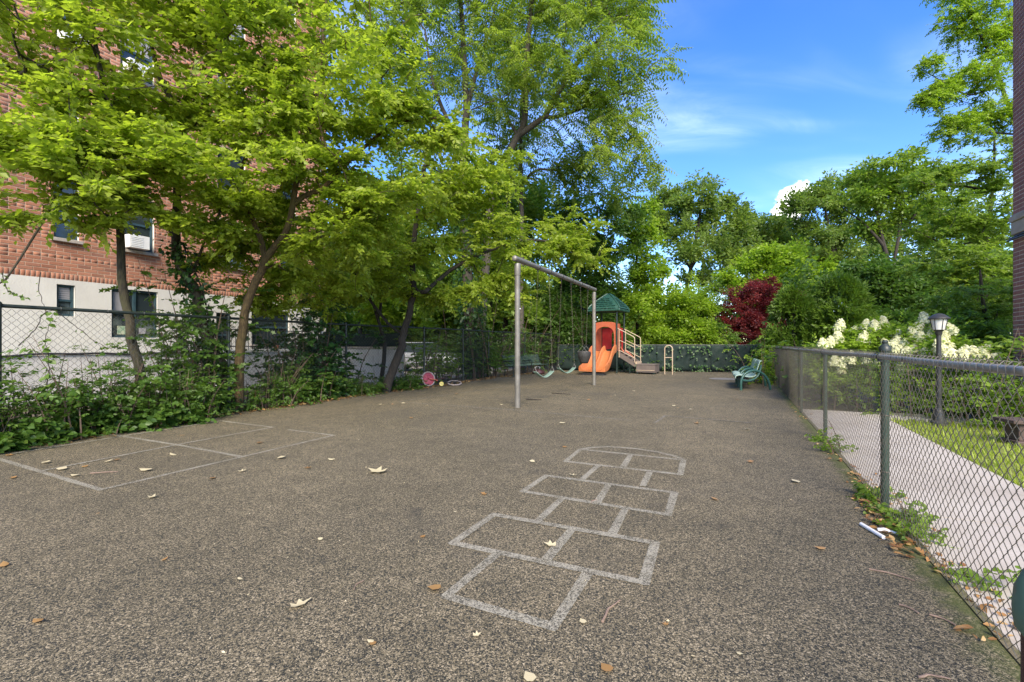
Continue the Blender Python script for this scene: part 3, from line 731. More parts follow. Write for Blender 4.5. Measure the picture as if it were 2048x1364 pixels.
def window(parent, o, ex, s0, s1, z0, z1, inset=.09, panes='hung', sill=True, blind=0.0, ac=False, mullion=False):
    ex3 = np.array((ex[0], ex[1], 0.)); nrm = np.array((ex[1], -ex[0], 0.)); o = np.array(o, float); zz = np.array((0, 0, 1.))
    P = lambda s, z, d: o + ex3 * s + zz * z + nrm * d
    w = thing_part('window', parent)
    mb = MB()     # reveals
    for a, b2, c, d in ((s0, z0, s0, z1), (s1, z1, s1, z0), (s0, z1, s1, z1), (s1, z0, s0, z0)):
        mb.add([P(a, b2, -.001), P(c, d, -.001), P(c, d, -inset - .05), P(a, b2, -inset - .05)], [(0, 1, 2, 3)])
    mb.build('reveal', MAT['plaster'], w)
    fw = .055; zm = (z0 + z1) / 2; d0_ = -inset; mb = MB()
    def fr(a, b2, c, d, dep=.05): mb.box((P(a, c, d0_) + P(b2, d, d0_)) / 2, (abs(b2 - a), dep, abs(d - c)), ex3, nrm, zz)
    fr(s0, s0 + fw, z0, z1); fr(s1 - fw, s1, z0, z1); fr(s0 + fw, s1 - fw, z1 - fw, z1); fr(s0 + fw, s1 - fw, z0, z0 + fw); fr(s0 + fw, s1 - fw, zm - fw / 2, zm + fw / 2, .06)
    if mullion: fr((s0 + s1) / 2 - fw * .6, (s0 + s1) / 2 + fw * .6, z0 + fw, z1 - fw, .064)
    mb.build('frame', MAT['teal_frame'], w, bevel=.004)
    cols = [(s0 + fw, (s0 + s1) / 2 - fw * .6), ((s0 + s1) / 2 + fw * .6, s1 - fw)] if mullion else [(s0 + fw, s1 - fw)]
    for (a, b2) in cols:
        for (c, d) in ((z0 + fw, zm - fw / 2), (zm + fw / 2, z1 - fw)):
            MB().add([P(a, c, d0_ - .012), P(b2, c, d0_ - .012), P(b2, d, d0_ - .012), P(a, d, d0_ - .012)], [(0, 1, 2, 3)]).build('pane', MAT['glass'], w)
    if blind:
        a, b2 = cols[0][0], cols[-1][1]; zb = z1 - fw - (z1 - z0 - 2 * fw) * blind
        mb = MB(); k = int((z1 - zb) / .05) + 1
        for i in range(k):
            z = z1 - fw - .025 - i * .05
            if z > zb: mb.box(P((a + b2) / 2, z, d0_ - .006), (b2 - a - .02, .004, .043), ex3, nrm, zz)
        mb.build('blind', MAT['blind'], w)
    if sill: MB().box(P((s0 + s1) / 2, z0 - .04, .01), (s1 - s0 + .12, .16, .08), ex3, nrm, zz).build('sill', MAT['stone'], w, bevel=.008)
    if ac:
        mb = MB(); c = P(s0 + .30, z0 + .20, .06); mb.box(c, (.46, .42, .34), ex3, nrm, zz)
        for i in range(6): mb.box(c + nrm * .212 + zz * (-.12 + i * .045) + ex3 * -.06, (.28, .012, .014), ex3, nrm, zz)
        mb.build('air_conditioner', MAT['white_paint'], w, bevel=.012)
    return w
def thing_part(name, parent):
    e = bpy.data.objects.new(name, None); COL.objects.link(e); e.parent = parent; ORG[e.name] = ORG[parent.name]; e.empty_display_size = .1; return e

# left building ------------------------------------------------
WL = lambda Y: -15.05 + .42 * Y
eL = np.array((.42, 1.)) / np.hypot(.42, 1); Y0 = 4.5; oL = np.array((WL(Y0), Y0, 0.)); SL = lambda Y: (Y - Y0) * np.hypot(.42, 1)
bl = thing('apartment_building', 'red brick apartment building with white painted base behind the left trees', 'building', (WL(11), 11, 0))
WLEN = SL(18.1); ZB, ZT = 2.84, 16.6
holes = []; wins = []
for (y0, y1, nm) in ((10.50, 10.92, 'A'), (11.70, 12.42, 'B'), (14.05, 14.9, 'C'), (16.15, 16.75, 'D'), (8.2, 9.0, 'E'), (6.3, 7.1, 'F')):
    for f_, zs in enumerate((3.80, 6.08, 8.36, 10.64, 12.92)):
        h = (SL(y0), SL(y1), zs, zs + 1.42); holes.append(h); wins.append((h, nm, f_))
def keep_l(pos):
    u, v = pix(pos); return np.where((u > 0) & (u < 420) & (v > 330) & (v < 560), 1000 + (v - 330) - u * .25, 0)
mort = brick_wall(bl, oL, eL, WLEN, ZB, ZT, .085, .262, .014, holes, MAT['brick'], 300, keep_l, soldier=.15)
mort.build('mortar_bed', MAT['mortar'], bl)
for h, nm, f_ in wins:
    window(bl, oL, eL, *h, blind=(.45 if (nm, f_) in (('C', 2), ('B', 2), ('A', 3), ('E', 1)) else (.9 if (nm, f_) == ('C', 3) else 0)), ac=(nm == 'B' and f_ in (0, 2)) or (nm == 'A' and f_ == 2))
nL = np.array((eL[1], -eL[0])); base_h = [(SL(10.54), SL(10.85), 1.98, 2.72), (SL(11.52), SL(12.50), 1.49, 2.75), (SL(14.0), SL(14.45), .9, 2.3), (SL(15.1), SL(16.5), 1.3, 2.5)]
mb = MB(); ss = sorted({0, WLEN, *[h[0] for h in base_h], *[h[1] for h in base_h]}); zs = sorted({1.06, ZB, *[h[2] for h in base_h if h[2] > 1.06], *[h[3] for h in base_h]})
for a, b2 in zip(ss[:-1], ss[1:]):
    for c, d in zip(zs[:-1], zs[1:]):
        if any(h[0] < (a + b2) / 2 < h[1] and h[2] < (c + d) / 2 < h[3] for h in base_h): continue
        n3 = np.array((*nL, 0)) * .012; e3 = np.array((*eL, 0))
        mb.add([oL + e3 * s_ + n3 + (0, 0, z_) for s_, z_ in ((a, c), (b2, c), (b2, d), (a, d))], [(0, 1, 2, 3)])
e3 = np.array((*eL, 0)); n3 = np.array((*nL, 0))
mb.add([oL + n3 * .012 + (0, 0, ZB), oL + e3 * WLEN + n3 * .012 + (0, 0, ZB), oL + e3 * WLEN - n3 * .02 + (0, 0, ZB), oL - n3 * .02 + (0, 0, ZB)], [(0, 1, 2, 3)])
mb.build('painted_base', MAT['plaster'], bl)
mb = MB(); mb.box(oL + e3 * WLEN / 2 + n3 * -.05 + np.array((0, 0, .48)), (WLEN, .2, 1.16), e3, n3, (0, 0, 1)); mb.build('foundation', MAT['plaster_low'], bl)
window(bl, oL, eL, *base_h[0], inset=.07, sill=False, blind=.5)
wb = window(bl, oL, eL, *base_h[1], inset=.07, sill=False, mullion=True, blind=0)
pb = lambda s, z, d: oL + e3 * s + n3 * d + np.array((0, 0, z))
s0 = base_h[1][0]
MB().box(pb(s0 + .25, 1.68, -.055), (.20, .01, .22), e3, n3, (0, 0, 1)).build('picture_card', MAT['poster'], wb)
MB().box(pb(s0 + .72, 1.66, -.055), (.16, .01, .18), e3, n3, (0, 0, 1)).build('picture_card', MAT['blind'], wb)
MB().box(pb(s0 + .24, 2.42, -.075), (.36, .006, .5), e3, n3, (0, 0, 1)).build('curtain', MAT['blind'], wb)
window(bl, oL, eL, *base_h[2], inset=.10, sill=False); window(bl, oL, eL, *base_h[3], inset=.10, sill=True)
cab = [pb(s, 1.075 + .02 * math.sin(s * 2.1) + .012 * math.sin(s * 5.3), .075) for s in np.linspace(0, WLEN, 60)]
MB().tube(cab, .028, 6).build('cable', MAT['black_plastic'], bl, smooth=True)
MB().tube([pb(WLEN - .35, 0, .07), pb(WLEN - .35, 6, .07), pb(WLEN - .35, ZT, .07)], .035, 8).build('drainpipe', MAT['black_iron'], bl, smooth=True)
mb = MB(); mb.box(oL + e3 * WLEN / 2 - n3 * 4.4 + np.array((0, 0, ZT / 2)), (WLEN - .02, 8, ZT - .1), e3, n3, (0, 0, 1)); mb.build('building_core', MAT['mortar'], bl)
mb = MB(); mb.box(oL + e3 * WLEN / 2 - n3 * 3.9 + np.array((0, 0, ZT + .2)), (WLEN + .1, 8.3, .4), e3, n3, (0, 0, 1)); mb.build('cornice', MAT['stone'], bl)

# terrace wall with railing, beyond the leaning trunks
tw0, tw1 = W(432, 700, 12.7), W(628, 700, 16.2); tw0[2] = tw1[2] = 0
te = (tw1 - tw0) / np.linalg.norm(tw1 - tw0); tn = np.array((te[1], -te[0], 0))
tw = thing('terrace_wall', 'low white terrace wall with ledge and black railing behind the forked trunks', 'wall', tuple(tw0)); tl = np.linalg.norm(tw1 - tw0)
MB().box((tw0 + tw1) / 2 + (0, 0, .52), (tl, .22, 1.10), te, tn, (0, 0, 1)).build('wall', MAT['plaster_low'], tw)
MB().box((tw0 + tw1) / 2 + (0, 0, 1.11), (tl + .06, .30, .08), te, tn, (0, 0, 1)).build('ledge', MAT['plaster'], tw, bevel=.01)
MB().bar(tw0 + (0, 0, 1.75), tw1 + (0, 0, 1.75), .03, .03).build('top_rail', MAT['black_iron'], tw)
MB().bar(tw0 + (0, 0, 1.25), tw1 + (0, 0, 1.25), .03, .03).build('bottom_rail', MAT['black_iron'], tw)
for i in range(int(tl / .14)):
    p = tw0 + te * (i * .14 + .05); MB().bar(p + (0, 0, 1.151), p + (0, 0, 1.74), .016, .016, up=(1, 0, 0)).build('baluster', MAT['black_iron'], tw)
p = W(552, 690, 14.7); p[2] = 1.15
fp = thing('flower_pot', 'small orange clay flower pot standing on the white terrace ledge', 'flower pot', tuple(p))
MB().lathe([(.055, 0), (.085, .14), (.095, .145), (.095, .18), (.08, .18), (.075, .15)], p, 14).build('pot', MAT['clay'], fp, smooth=True)
n = 60; v = rng.normal(0, 1, (n, 3)); v[:, 2] = abs(v[:, 2]) + .4
leaf_mesh('foliage', frames(v, rng.normal(0, 1, (n, 3))) * .09, p + (0, 0, .16) + rng.normal(0, .02, (n, 3)), rng.uniform(0, 1, n), 'ovate', L['mid'], fp)
p = G(491, 806); p[0] -= .35; p[1] += 1.1
rc = thing('fuel_can', 'small red can on the ground behind the left fence', 'can', tuple(p + (0, 0, -.045)))
MB().lathe([(.07, 0), (.075, .01), (.075, .20), (.05, .24), (.02, .25), (.02, .29)], p + (0, 0, -.045), 12).build('body', MAT['red_paint'], rc, smooth=True)
MB().lathe([(.026, 0), (.026, .03)], p + (0, 0, .24), 10).build('cap', MAT['black_plastic'], rc)

# concrete wall with green windscreen
cw = thing('concrete_wall', 'pale concrete block wall topped by a dark green screen, behind the left fence', 'wall', (-4.6, 15.1, 0))
ca, cb = np.array((-6.9, 15.9, 0)), np.array((-3.62, 14.75, 0)); ce = (cb - ca) / np.linalg.norm(cb - ca); cn = np.array((ce[1], -ce[0], 0)); cl = np.linalg.norm(cb - ca)
MB().box((ca + cb) / 2 - cn * .1 + (0, 0, .5), (cl - .01, .17, 1.1), ce, cn, (0, 0, 1)).build('mortar_core', MAT['mortar_grey'], cw)
bw, bh = .40, .20; bm = MB().box((bw / 2 * 0, 0, 0), (bw - .012, .2, bh - .012), ce, cn, (0, 0, 1))
mesh_b = None
for r_ in range(6):
    for c_ in range(int(cl / bw) + 1):
        s = c_ * bw + (r_ % 2) * bw / 2
        if s + bw > cl: continue
        p = ca + ce * (s + bw / 2) - cn * .1 + np.array((0, 0, -.05 + bh / 2 + r_ * bh))
        if mesh_b is None: ob = bm.build('block', MAT['plaster_low'], None); mesh_b = ob.data; ob.parent = cw; ob.location = (p - ORG[cw.name]).tolist(); ORG[ob.name] = ORG[cw.name]
        else:
            ob = bpy.data.objects.new('block', mesh_b); COL.objects.link(ob); ob.parent = cw; ob.location = (p - ORG[cw.name]).tolist()
MB().box((ca + cb) / 2 - cn * .1 + (0, 0, 1.195), (cl + .05, .26, .07), ce, cn, (0, 0, 1)).build('coping', MAT['stone'], cw, bevel=.008)
P = np.zeros((5, 60, 3))
for j in range(60):
    for i in range(5):
        P[i, j] = ca + ce * (cl * j / 59) - cn * (.08 + .012 * math.sin(j * .8) * (i / 4)) + (0, 0, 1.235 + .44 * i / 4 + .006 * math.sin(j * .5))
o = MB().grid(P).build('windscreen', MAT['screen'], cw, smooth=True)
o.modifiers.new('t', 'SOLIDIFY').thickness = .006
for i in range(4):
    p = ca + ce * (cl * i / 3.02) - cn * .115; MB().tube([p + (0, 0, 1.21), p + (0, 0, 1.72)], .022, 8).build('screen_post', MAT['post_dark'], cw, smooth=True)

# right building (its end by the lawn) --------------------------
eR = np.array((.508, 1.)) / np.hypot(.508, 1); cR = np.array((8.87, 8.0, 0.)); LR = 1.1; oR = cR - np.array((*eR, 0)) * LR
# outward side faces the playground: walk the wall from far corner to near
exR = -eR; oRR = cR.copy()
brr = thing('brick_building', 'plum brick building corner with a stone band at the right edge', 'building', tuple(cR))
def keep_r(pos):
    u, v = pix(pos); return np.where((u > 1990) & (u < 2075) & (v > -20) & (v < 860) & (pos[:, 1] > 5), 1000 - abs(u - 2030), 0)
# outward normal for ex = -eR is (ex_y, -ex_x) = (-eR_y, eR_x): it faces the playground
m1 = brick_wall(brr, oRR, exR, LR, .16, 3.22, .075, .215, .012, [], MAT['brick_dark'], 150, keep_r)
m1.build('mortar_bed', MAT['mortar_grey'], brr)
m2 = brick_wall(brr, oRR, exR, LR, 3.60, 8.2, .075, .215, .012, [], MAT['brick_dark'], 150, keep_r)
m2.build('mortar_bed', MAT['mortar_grey'], brr)
nR = np.array((exR[1], -exR[0], 0)); exR3 = np.array((*exR, 0)); mid = oRR + exR3 * LR / 2
MB().box(mid + nR * .005 + (0, 0, .055), (LR, .07, .21), exR3, nR, (0, 0, 1)).build('plinth', MAT['stone'], brr, bevel=.01)
mb = MB(); mb.box(mid + nR * .0 + (0, 0, 3.35), (LR + .012, .06, .22), exR3, nR, (0, 0, 1)); mb.box(mid + nR * .0 + (0, 0, 3.515), (LR + .03, .10, .10), exR3, nR, (0, 0, 1)); mb.box(mid + nR * .0 + (0, 0, 3.582), (LR + .012, .05, .034), exR3, nR, (0, 0, 1))
mb.build('stone_band', MAT['stone'], brr, bevel=.012)
for k in range(2): MB().tube([oRR + exR3 * s + nR * (.025 + k * .03) + np.array((0, 0, 3.19 - k * .05 + .015 * math.sin(s * 3 + k))) for s in np.linspace(-.05, LR, 40)], .016, 6).build('cable', MAT['black_plastic'], brr, smooth=True)
mb = MB(); mb.box(mid - nR * 4.005 + (0, 0, 4.08), (LR - .004, 8, 8.2), exR3, nR, (0, 0, 1)); mb.build('building_core', MAT['brown_stone'], brr)

# stone bench by the lawn edge
p = np.array((7.02, 5.9, 0)); sb = thing('stone_bench', 'low brown stone bench on the lawn by the brick corner', 'bench', tuple(p))
MB().box(p + (0, 0, .305), (1.0, .36, .05), (.97, -.24, 0), (.24, .97, 0)).build('seat', MAT['brown_stone'], sb, bevel=.012)
for k in (-1, 1):
    q = p + np.array((.97, -.24, 0)) * .33 * k
    mb = MB(); mb.box(q + (0, 0, .02), (.22, .30, .07), (.97, -.24, 0), (.24, .97, 0)); mb.box(q + (0, 0, .168), (.15, .24, .225), (.97, -.24, 0), (.24, .97, 0)); mb.build('leg', MAT['brown_stone'], sb, bevel=.012)

# ------------------------------------------------------------------ chain-link fences
def chain_link(parent, pts, z0, z1, dia, wr, mat, name='chain_link', curl=True):
    """woven wire: zigzag wires along the fence line; diamonds of diagonal dia"""
    a = dia / 2; pts = np.array(pts, float); seg = np.linalg.norm(np.diff(pts, axis=0), axis=1); cum = np.r_[0, np.cumsum(seg)]
    n = int(cum[-1] / a) - 1; H = int(round((z1 - z0) / a)); org = ORG[parent.name]
    k = np.arange(n)[:, None]; i = np.arange(H + 1)[None]
    s = (k + np.where((i + k) % 2 == 0, .04, .96)) * a                       # zigzag between neighbours
    z = z0 + i * a + 0 * k
    X = np.interp(s, cum, pts[:, 0]); Y = np.interp(s, cum, pts[:, 1])
    dx = np.gradient(X.mean(1)); dy = np.gradient(Y.mean(1)); nn = np.hypot(dx, dy); nx, ny = (dy / nn)[:, None], (-dx / nn)[:, None]
    wv = np.where((i + k) % 2 == 0, 1., -1.) * wr * 1.1
    jit = rng.normal(0, .0012, X.shape)
    C = np.stack([X + nx * wv, Y + ny * wv, z + jit], -1)                     # (n,H+1,3)
    # finer: a mid point on each leg gives the rounded bend
    tx = np.stack([dx / nn, dy / nn, 0 * dx], -1)[:, None]; N = np.stack([nx + 0 * X, ny + 0 * X, 0 * X], -1)
    off3 = [N * wr, (-N * .5 + tx * .866) * wr, (-N * .5 - tx * .866) * wr]
    V = np.stack([C + o_ for o_ in off3], 2)                                  # (n,H+1,3,3)
    idx = np.arange(n * (H + 1) * 3).reshape(n, H + 1, 3); fs = []
    for j in range(3):
        j2 = (j + 1) % 3; fs.append(np.stack([idx[:, :-1, j], idx[:, :-1, j2], idx[:, 1:, j2], idx[:, 1:, j]], -1).reshape(-1, 4))
    fs = np.concatenate(fs)
    me = fast_mesh(name, V.reshape(-1, 3) - org, fs.ravel(), [4] * len(fs))
    return link_mesh(name, me, mat, parent)

def fence_line(pts, Ys=None): pass
# right fence, 1.2 m
fr = thing('chain_link_fence', 'waist-high chain-link fence with silver top rail along the footpath', 'fence', (RF(4), 4, 0))
rp = [(RF(y), y) for y in (-.6, 20.9)]
chain_link(fr, rp, .045, 1.262, .068, .0021, MAT['wire_dark'])
MB().tube([(RF(y), y, 1.215 + .004 * math.sin(y * 2)) for y in np.linspace(-1.6, 20.9, 40)], .0205, 10).build('top_rail', MAT['rail_steel'], fr, smooth=True)
for y in (-1.0, 1.2, 3.62, 6.2, 8.7, 11.2, 13.7, 16.2, 18.7, 20.9):
    x = RF(y) + .038; big = abs(y - 3.62) < .1; rr = .029 if big else .024
    ps = MB().tube([(x, y, -.03), (x, y, 1.24 if not big else 1.27)], rr, 12).build('post', MAT['post_green'], fr, smooth=True)
    if big:
        MB().lathe([(.040, 0), (.042, .03), (.030, .045), (.018, .06), (.022, .075), (.012, .09)], (x, y, 1.262), 12).build('post_cap', MAT['post_dark'], ps, smooth=True)
    MB().lathe([(.040, -.012), (.043, 0), (.040, .012)], (x - .02, y, 1.215), 12, axis=(.508, 1, 0)).build('rail_band', MAT['post_dark'], ps, smooth=True)
    for z in (.30, .75): MB().lathe([(rr + .002, -.004), (rr + .005, 0), (rr + .002, .004)], (x, y, z), 12).build('wire_tie', MAT['wire_dark'], ps)
# hooks of the mesh over the rail, nearest stretch
mb = MB()
for y in np.arange(.9, 7.0, .058):
    c = np.array((RF(y), y, 1.215)); nr = np.array((-.8915, .4529, 0)); d = np.array((.4529, .8915, 0))
    mb.tube([c + nr * .030 + (0, 0, -.035), c + nr * .028 + (0, 0, .012) + d * .008, c + nr * .006 + (0, 0, .034) + d * .014, c - nr * .02 + (0, 0, .03) + d * .02, c - nr * .030 + (0, 0, .0) + d * .024], .0022, 4)
mb.build('wire_selvage', MAT['wire_dark'], fr, kind='stuff')

# left fence, 1.83 m
fl = thing('chain_link_fence', 'tall dark chain-link fence under the left trees', 'fence', (LF[4][0], LF[4][1], 0))
chain_link(fl, LF[1:], .03, 1.80, .092, .0031, MAT['wire_left'])
top = resample([(x, y, 1.815) for x, y in LF[1:]], .5); MB().tube(top, .026, 10).build('top_rail', MAT['post_dark'], fl, smooth=True)
for (x, y) in LF[1:]:
    q = MB().tube([(x + .03, y, -.04), (x + .03, y, 1.83)], .030, 10).build('post', MAT['post_dark'], fl, smooth=True)
    MB().lathe([(.034, 0), (.036, .02), (.022, .04), (.006, .05)], (x + .03, y, 1.825), 10).build('post_cap', MAT['post_dark'], q, smooth=True)
s_ = rng.uniform(0, 1, 60)
for q in s_[:40]:
    c = top[int(q * (len(top) - 2)) + 1]; MB().lathe([(.028, -.006), (.031, 0), (.028, .006)], c, 8, axis=(.45, .9, 0)).build('wire_tie', MAT['wire_left'], fl)

# back fence with green windscreen
fb = thing('screened_fence', 'low fence wrapped in dark green windscreen behind the slide', 'fence', (7, 21.9, 0))
for (x, y) in BK: MB().tube([(x, y + .03, -.03), (x, y + .03, 1.30)], .03, 8).build('post', MAT['post_dark'], fb, smooth=True)
MB().tube([(x, y + .03, 1.27) for x, y in BK], .024, 8).build('top_rail', MAT['post_dark'], fb, smooth=True)
chain_link(fb, [(x, y + .03) for x, y in BK], .04, 1.27, .14, .002, MAT['wire_dark'])
for k in range(4):
    a = np.array((*BK[k], 0.)); b2 = np.array((*BK[k + 1], 0.)); P = np.zeros((8, 40, 3)); e = (b2 - a) / np.linalg.norm(b2 - a); nrm = np.array((e[1], -e[0], 0))
    for i in range(8):
        for j in range(40):
            x = j / 39; sag = .03 * math.sin(x * math.pi * 5) * (i / 7) + rng.normal(0, .003)
            P[i, j] = a + (b2 - a) * (.004 + .992 * x) + nrm * (.012 + .022 * abs(math.sin(x * 9 + k)) * math.sin(i / 7 * 3.14) + rng.normal(0, .003)) + (0, 0, .05 + 1.20 * i / 7 + sag * .4)
    o = MB().grid(P).build('windscreen', MAT['screen'], fb, smooth=True); o.modifiers.new('t', 'SOLIDIFY').thickness = .004
# ------------------------------------------------------------------ swing set
sA, sB = np.array((.114, 9.39, 0.)), np.array((2.64, 14.55, 0.)); sd_ = (sB - sA) / np.linalg.norm(sB - sA); sn = np.array((sd_[1], -sd_[0], 0)); SZ = 3.08
sw = thing('swing_set', 'grey steel swing set frame with two posts and a top beam', 'swing set', tuple(sA))
for p in (sA, sB):
    q = MB().tube([p + (0, 0, -.03), p + (0, 0, 2.78)], .057, 18).build('post', MAT['galv'], sw, smooth=True)
    MB().lathe([(.062, 0), (.064, .01), (.064, .24), (.062, .25)], p + (0, 0, 2.74), 18).build('sleeve', MAT['galv'], q, smooth=True)
    MB().lathe([(.013, 0), (.013, .012), (.006, .016)], p + (0, 0, 2.05) - sn * -.055, 8, axis=sn).build('bolt', MAT['white_paint'], q, smooth=True)
    MB().lathe([(.009, 0), (.009, .014)], p + (0, 0, 2.87) + sn * .06, 8, axis=sn).build('bolt', MAT['galv'], q)
MB().tube([sA - sd_ * .13 + (0, 0, SZ), sB + sd_ * .10 + (0, 0, SZ)], .056, 18).build('beam', MAT['galv'], sw, smooth=True)
for p, s in ((sA, -1), (sB, 1)):
    MB().lathe([(.057, 0), (.060, .004), (.050, .03), (.02, .045), (.002, .048)], p + sd_ * s * (.13 if s < 0 else .10) + (0, 0, SZ), 16, axis=sd_ * s).build('end_cap', MAT['galv'], sw, smooth=True)
hang = []
for Y in (10.37, 11.0, 11.79, 12.48, 13.26, 13.94):
    t_ = (Y - sA[1]) / sd_[1]; p = sA + sd_ * t_ + (0, 0, SZ); hang.append(p)
    c = MB().lathe([(.060, -.025), (.066, -.022), (.066, .022), (.060, .025)], p, 14, axis=sd_).build('clamp', MAT['black_iron'], sw, smooth=True)
    mb = MB(); mb.box(p + (0, 0, -.085), (.035, .02, .06), sd_, sn, (0, 0, 1)); mb.tube([p + (0, 0, -.10) + sd_ * .02 * math.cos(a) + np.array((0, 0, .025 * math.sin(a) - .02)) for a in np.linspace(0, 6.28, 13)], .005, 5)
    mb.build('hanger', MAT['black_iron'], c)
def chain(parent, a, b2, name='chain'):
    a = np.array(a, float); b2 = np.array(b2, float); d = b2 - a; Ln = np.linalg.norm(d); d /= Ln; n = int(Ln / .034); mb = MB(); x = np.cross(d, (0, 1, 0)); x /= np.linalg.norm(x); y = np.cross(d, x)
    for i in range(n):
        c = a + d * (i + .5) * Ln / n; w = x if i % 2 else y
        ring = [c + d * .023 * math.sin(t) + w * .010 * math.cos(t) for t in np.linspace(0, 2 * math.pi, 9)]
        mb.tube(ring, .0027, 3, cap=False)
    return mb.build(name, MAT['chain'], parent)
def belt_swing(label, h0, h1, zlow, zend, yaw, name='belt_swing'):
    c = (h0 + h1) / 2 * (1, 1, 0); s = thing(name, label, 'swing', tuple(c + (0, 0, zlow)))
    ax = np.array((math.cos(yaw), math.sin(yaw), 0)); ay = np.array((-ax[1], ax[0], 0)); half = .27; P = np.zeros((13, 6, 3))
    for i in range(13):
        x = -1 + 2 * i / 12
        for j in range(6):
            yv = -.5 + j / 5; P[i, j] = c + ax * half * (x * .98) + ay * yv * .15 + (0, 0, zlow + (zend - zlow) * abs(x) ** 1.7)
    o = MB().grid(P).build('seat', MAT['mint_under'], s, smooth=True); m = o.modifiers.new('t', 'SOLIDIFY'); m.thickness = .012
    for e, h in ((0, h0), (12, h1)):
        if np.linalg.norm(P[e, 2] - h) > np.linalg.norm(P[12 - e, 2] - h) + .05: e = 12 - e
        mid_ = P[e].mean(0)
        mb = MB(); mb.tube([P[e, 0], mid_ + (0, 0, .11), P[e, 5]], .006, 5); mb.build('hanger', MAT['galv'], s, smooth=True)
        chain(s, h + (0, 0, -.13), mid_ + (0, 0, .11))
    return s
dy = math.atan2(sd_[1], sd_[0])
belt_swing('pale green belt swing nearest the front post', hang[0], hang[1], .53, .67, dy - .5)
belt_swing('pale green belt swing in the middle of the beam', hang[2], hang[3], .54, .68, dy - .6)
c = (hang[4] + hang[5]) / 2 * (1, 1, 0); bs = thing('bucket_swing', 'dark grey bucket swing for toddlers beside the slide', 'swing', tuple(c + (0, 0, .72)))
n_ = 20; P = np.zeros((9, n_ + 1, 3))
for i in range(9):
    f = i / 8; r_ = .11 + .09 * min(1, f * 1.7); z = .74 + .37 * f
    for j in range(n_ + 1):
        a = 2 * math.pi * j / n_; dip = .07 * (math.cos(2 * a) > .2) * math.cos(2 * a) if f > .99 else 0
        P[i, j] = c + np.array((math.cos(a) * r_, math.sin(a) * r_ * .85, z - dip))
o = MB().grid(P).build('bucket', MAT['bucket'], bs, smooth=True); o.modifiers.new('t', 'SOLIDIFY').thickness = .014
MB().add([P[0, j] for j in range(n_)], [tuple(range(n_))]).build('bottom', MAT['bucket'], bs)
for k, h in ((1, hang[4]), (-1, hang[5])):
    e = c - sd_ * k * .19 + (0, 0, 1.10); MB().tube([e - sn * .15 + (0, 0, -.02), e + (0, 0, .16), e + sn * .15 + (0, 0, -.02)], .006, 5).build('hanger', MAT['galv'], bs, smooth=True)
    chain(bs, h + (0, 0, -.13), e + (0, 0, .16))

# ------------------------------------------------------------------ play structure
pc = np.array((4.51, 21.05, 0.)); px_ = np.array((.86, -.51, 0)); py_ = np.array((.51, .86, 0)); zz = np.array((0, 0, 1.))
Q = lambda x, y, z: pc + px_ * x + py_ * y + zz * z
ps = thing('play_structure', 'orange slide tower with green shingled roof at the back of the playground', 'play structure', tuple(pc)); hw = .55
for sx in (-1, 1):
    for sy in (-1, 1): MB().tube([Q(sx * hw, sy * hw, -.03), Q(sx * hw, sy * hw, 2.86)], .045, 12).build('post', MAT['play_post'], ps, smooth=True)
MB().box(Q(0, 0, .97), (1.06, 1.06, .06), px_, py_, zz).build('deck', MAT['brown_step'], ps, bevel=.01)
# roof: eave skirt, bulged pyramid with raised shingles and ridge ribs
ro = thing_part('roof', ps); E = .74
def prof(f): return E * (1 - f) * (1 + .20 * f) + .10 * f * (f < 1), 2.92 + .74 * (f ** .93)
mb = MB(); ring = []
rows = 8
for i in range(rows + 1):
    f = i / rows; w_ = E * (1 - f ** 1.25) + .07 * f ** 3; z = 2.92 + .72 * f ** .9
    if i == rows: w_ = .06
    ring.append((w_, z))
for (w_, z), (w2, z2) in zip(ring[:-1], ring[1:]):
    A = [Q(-w_, -w_, z), Q(w_, -w_, z), Q(w_, w_, z), Q(-w_, w_, z)]; B_ = [Q(-w2, -w2, z2), Q(w2, -w2, z2), Q(w2, w2, z2), Q(-w2, w2, z2)]
    mb.add(A + B_, [(0, 1, 5, 4), (1, 2, 6, 5), (2, 3, 7, 6), (3, 0, 4, 7)])
w_, z = ring[-1]; mb.add([Q(-w_, -w_, z), Q(w_, -w_, z), Q(w_, w_, z), Q(-w_, w_, z)], [(0, 1, 2, 3)]); mb.build('roof_shell', MAT['roof_green'], ro, smooth=True)
mb = MB(); mb.box(Q(0, 0, 2.86), (2 * E + .05, 2 * E + .05, .115), px_, py_, zz); mb.build('eave', MAT['roof_green'], ro, bevel=.025)
mb = MB()
for s in range(4):
    ca_, sa_ = math.cos(s * math.pi / 2), math.sin(s * math.pi / 2)
    rot = lambda x, y, z: Q(x * ca_ - y * sa_, x * sa_ + y * ca_, z)
    for i in range(rows - 2):
        (w1, z1_), (w2, z2_) = ring[i], ring[i + 1]; n_ = max(2, int(w1 * 2 / .185)); sh = (i % 2) * .5
        for k in range(n_):
            a0 = -1 + 2 * (k + .5 * sh + .10) / n_; a1 = -1 + 2 * (k + .5 * sh + .90) / n_
            if a1 > .93: continue
            lo = .055
            p = [rot(a0 * w1, -w1 - lo, z1_ + .012), rot(a1 * w1, -w1 - lo, z1_ + .012), rot(a1 * w2, -w2 - .004, z2_), rot(a0 * w2, -w2 - .004, z2_)]
            b_ = [rot(a0 * w1, -w1 + .01, z1_), rot(a1 * w1, -w1 + .01, z1_)]
            mb.add(p + b_, [(0, 1, 2, 3), (4, 5, 1, 0), (4, 0, 3), (1, 5, 2)])
mb.build('shingle', MAT['roof_green'], ro, kind='stuff')
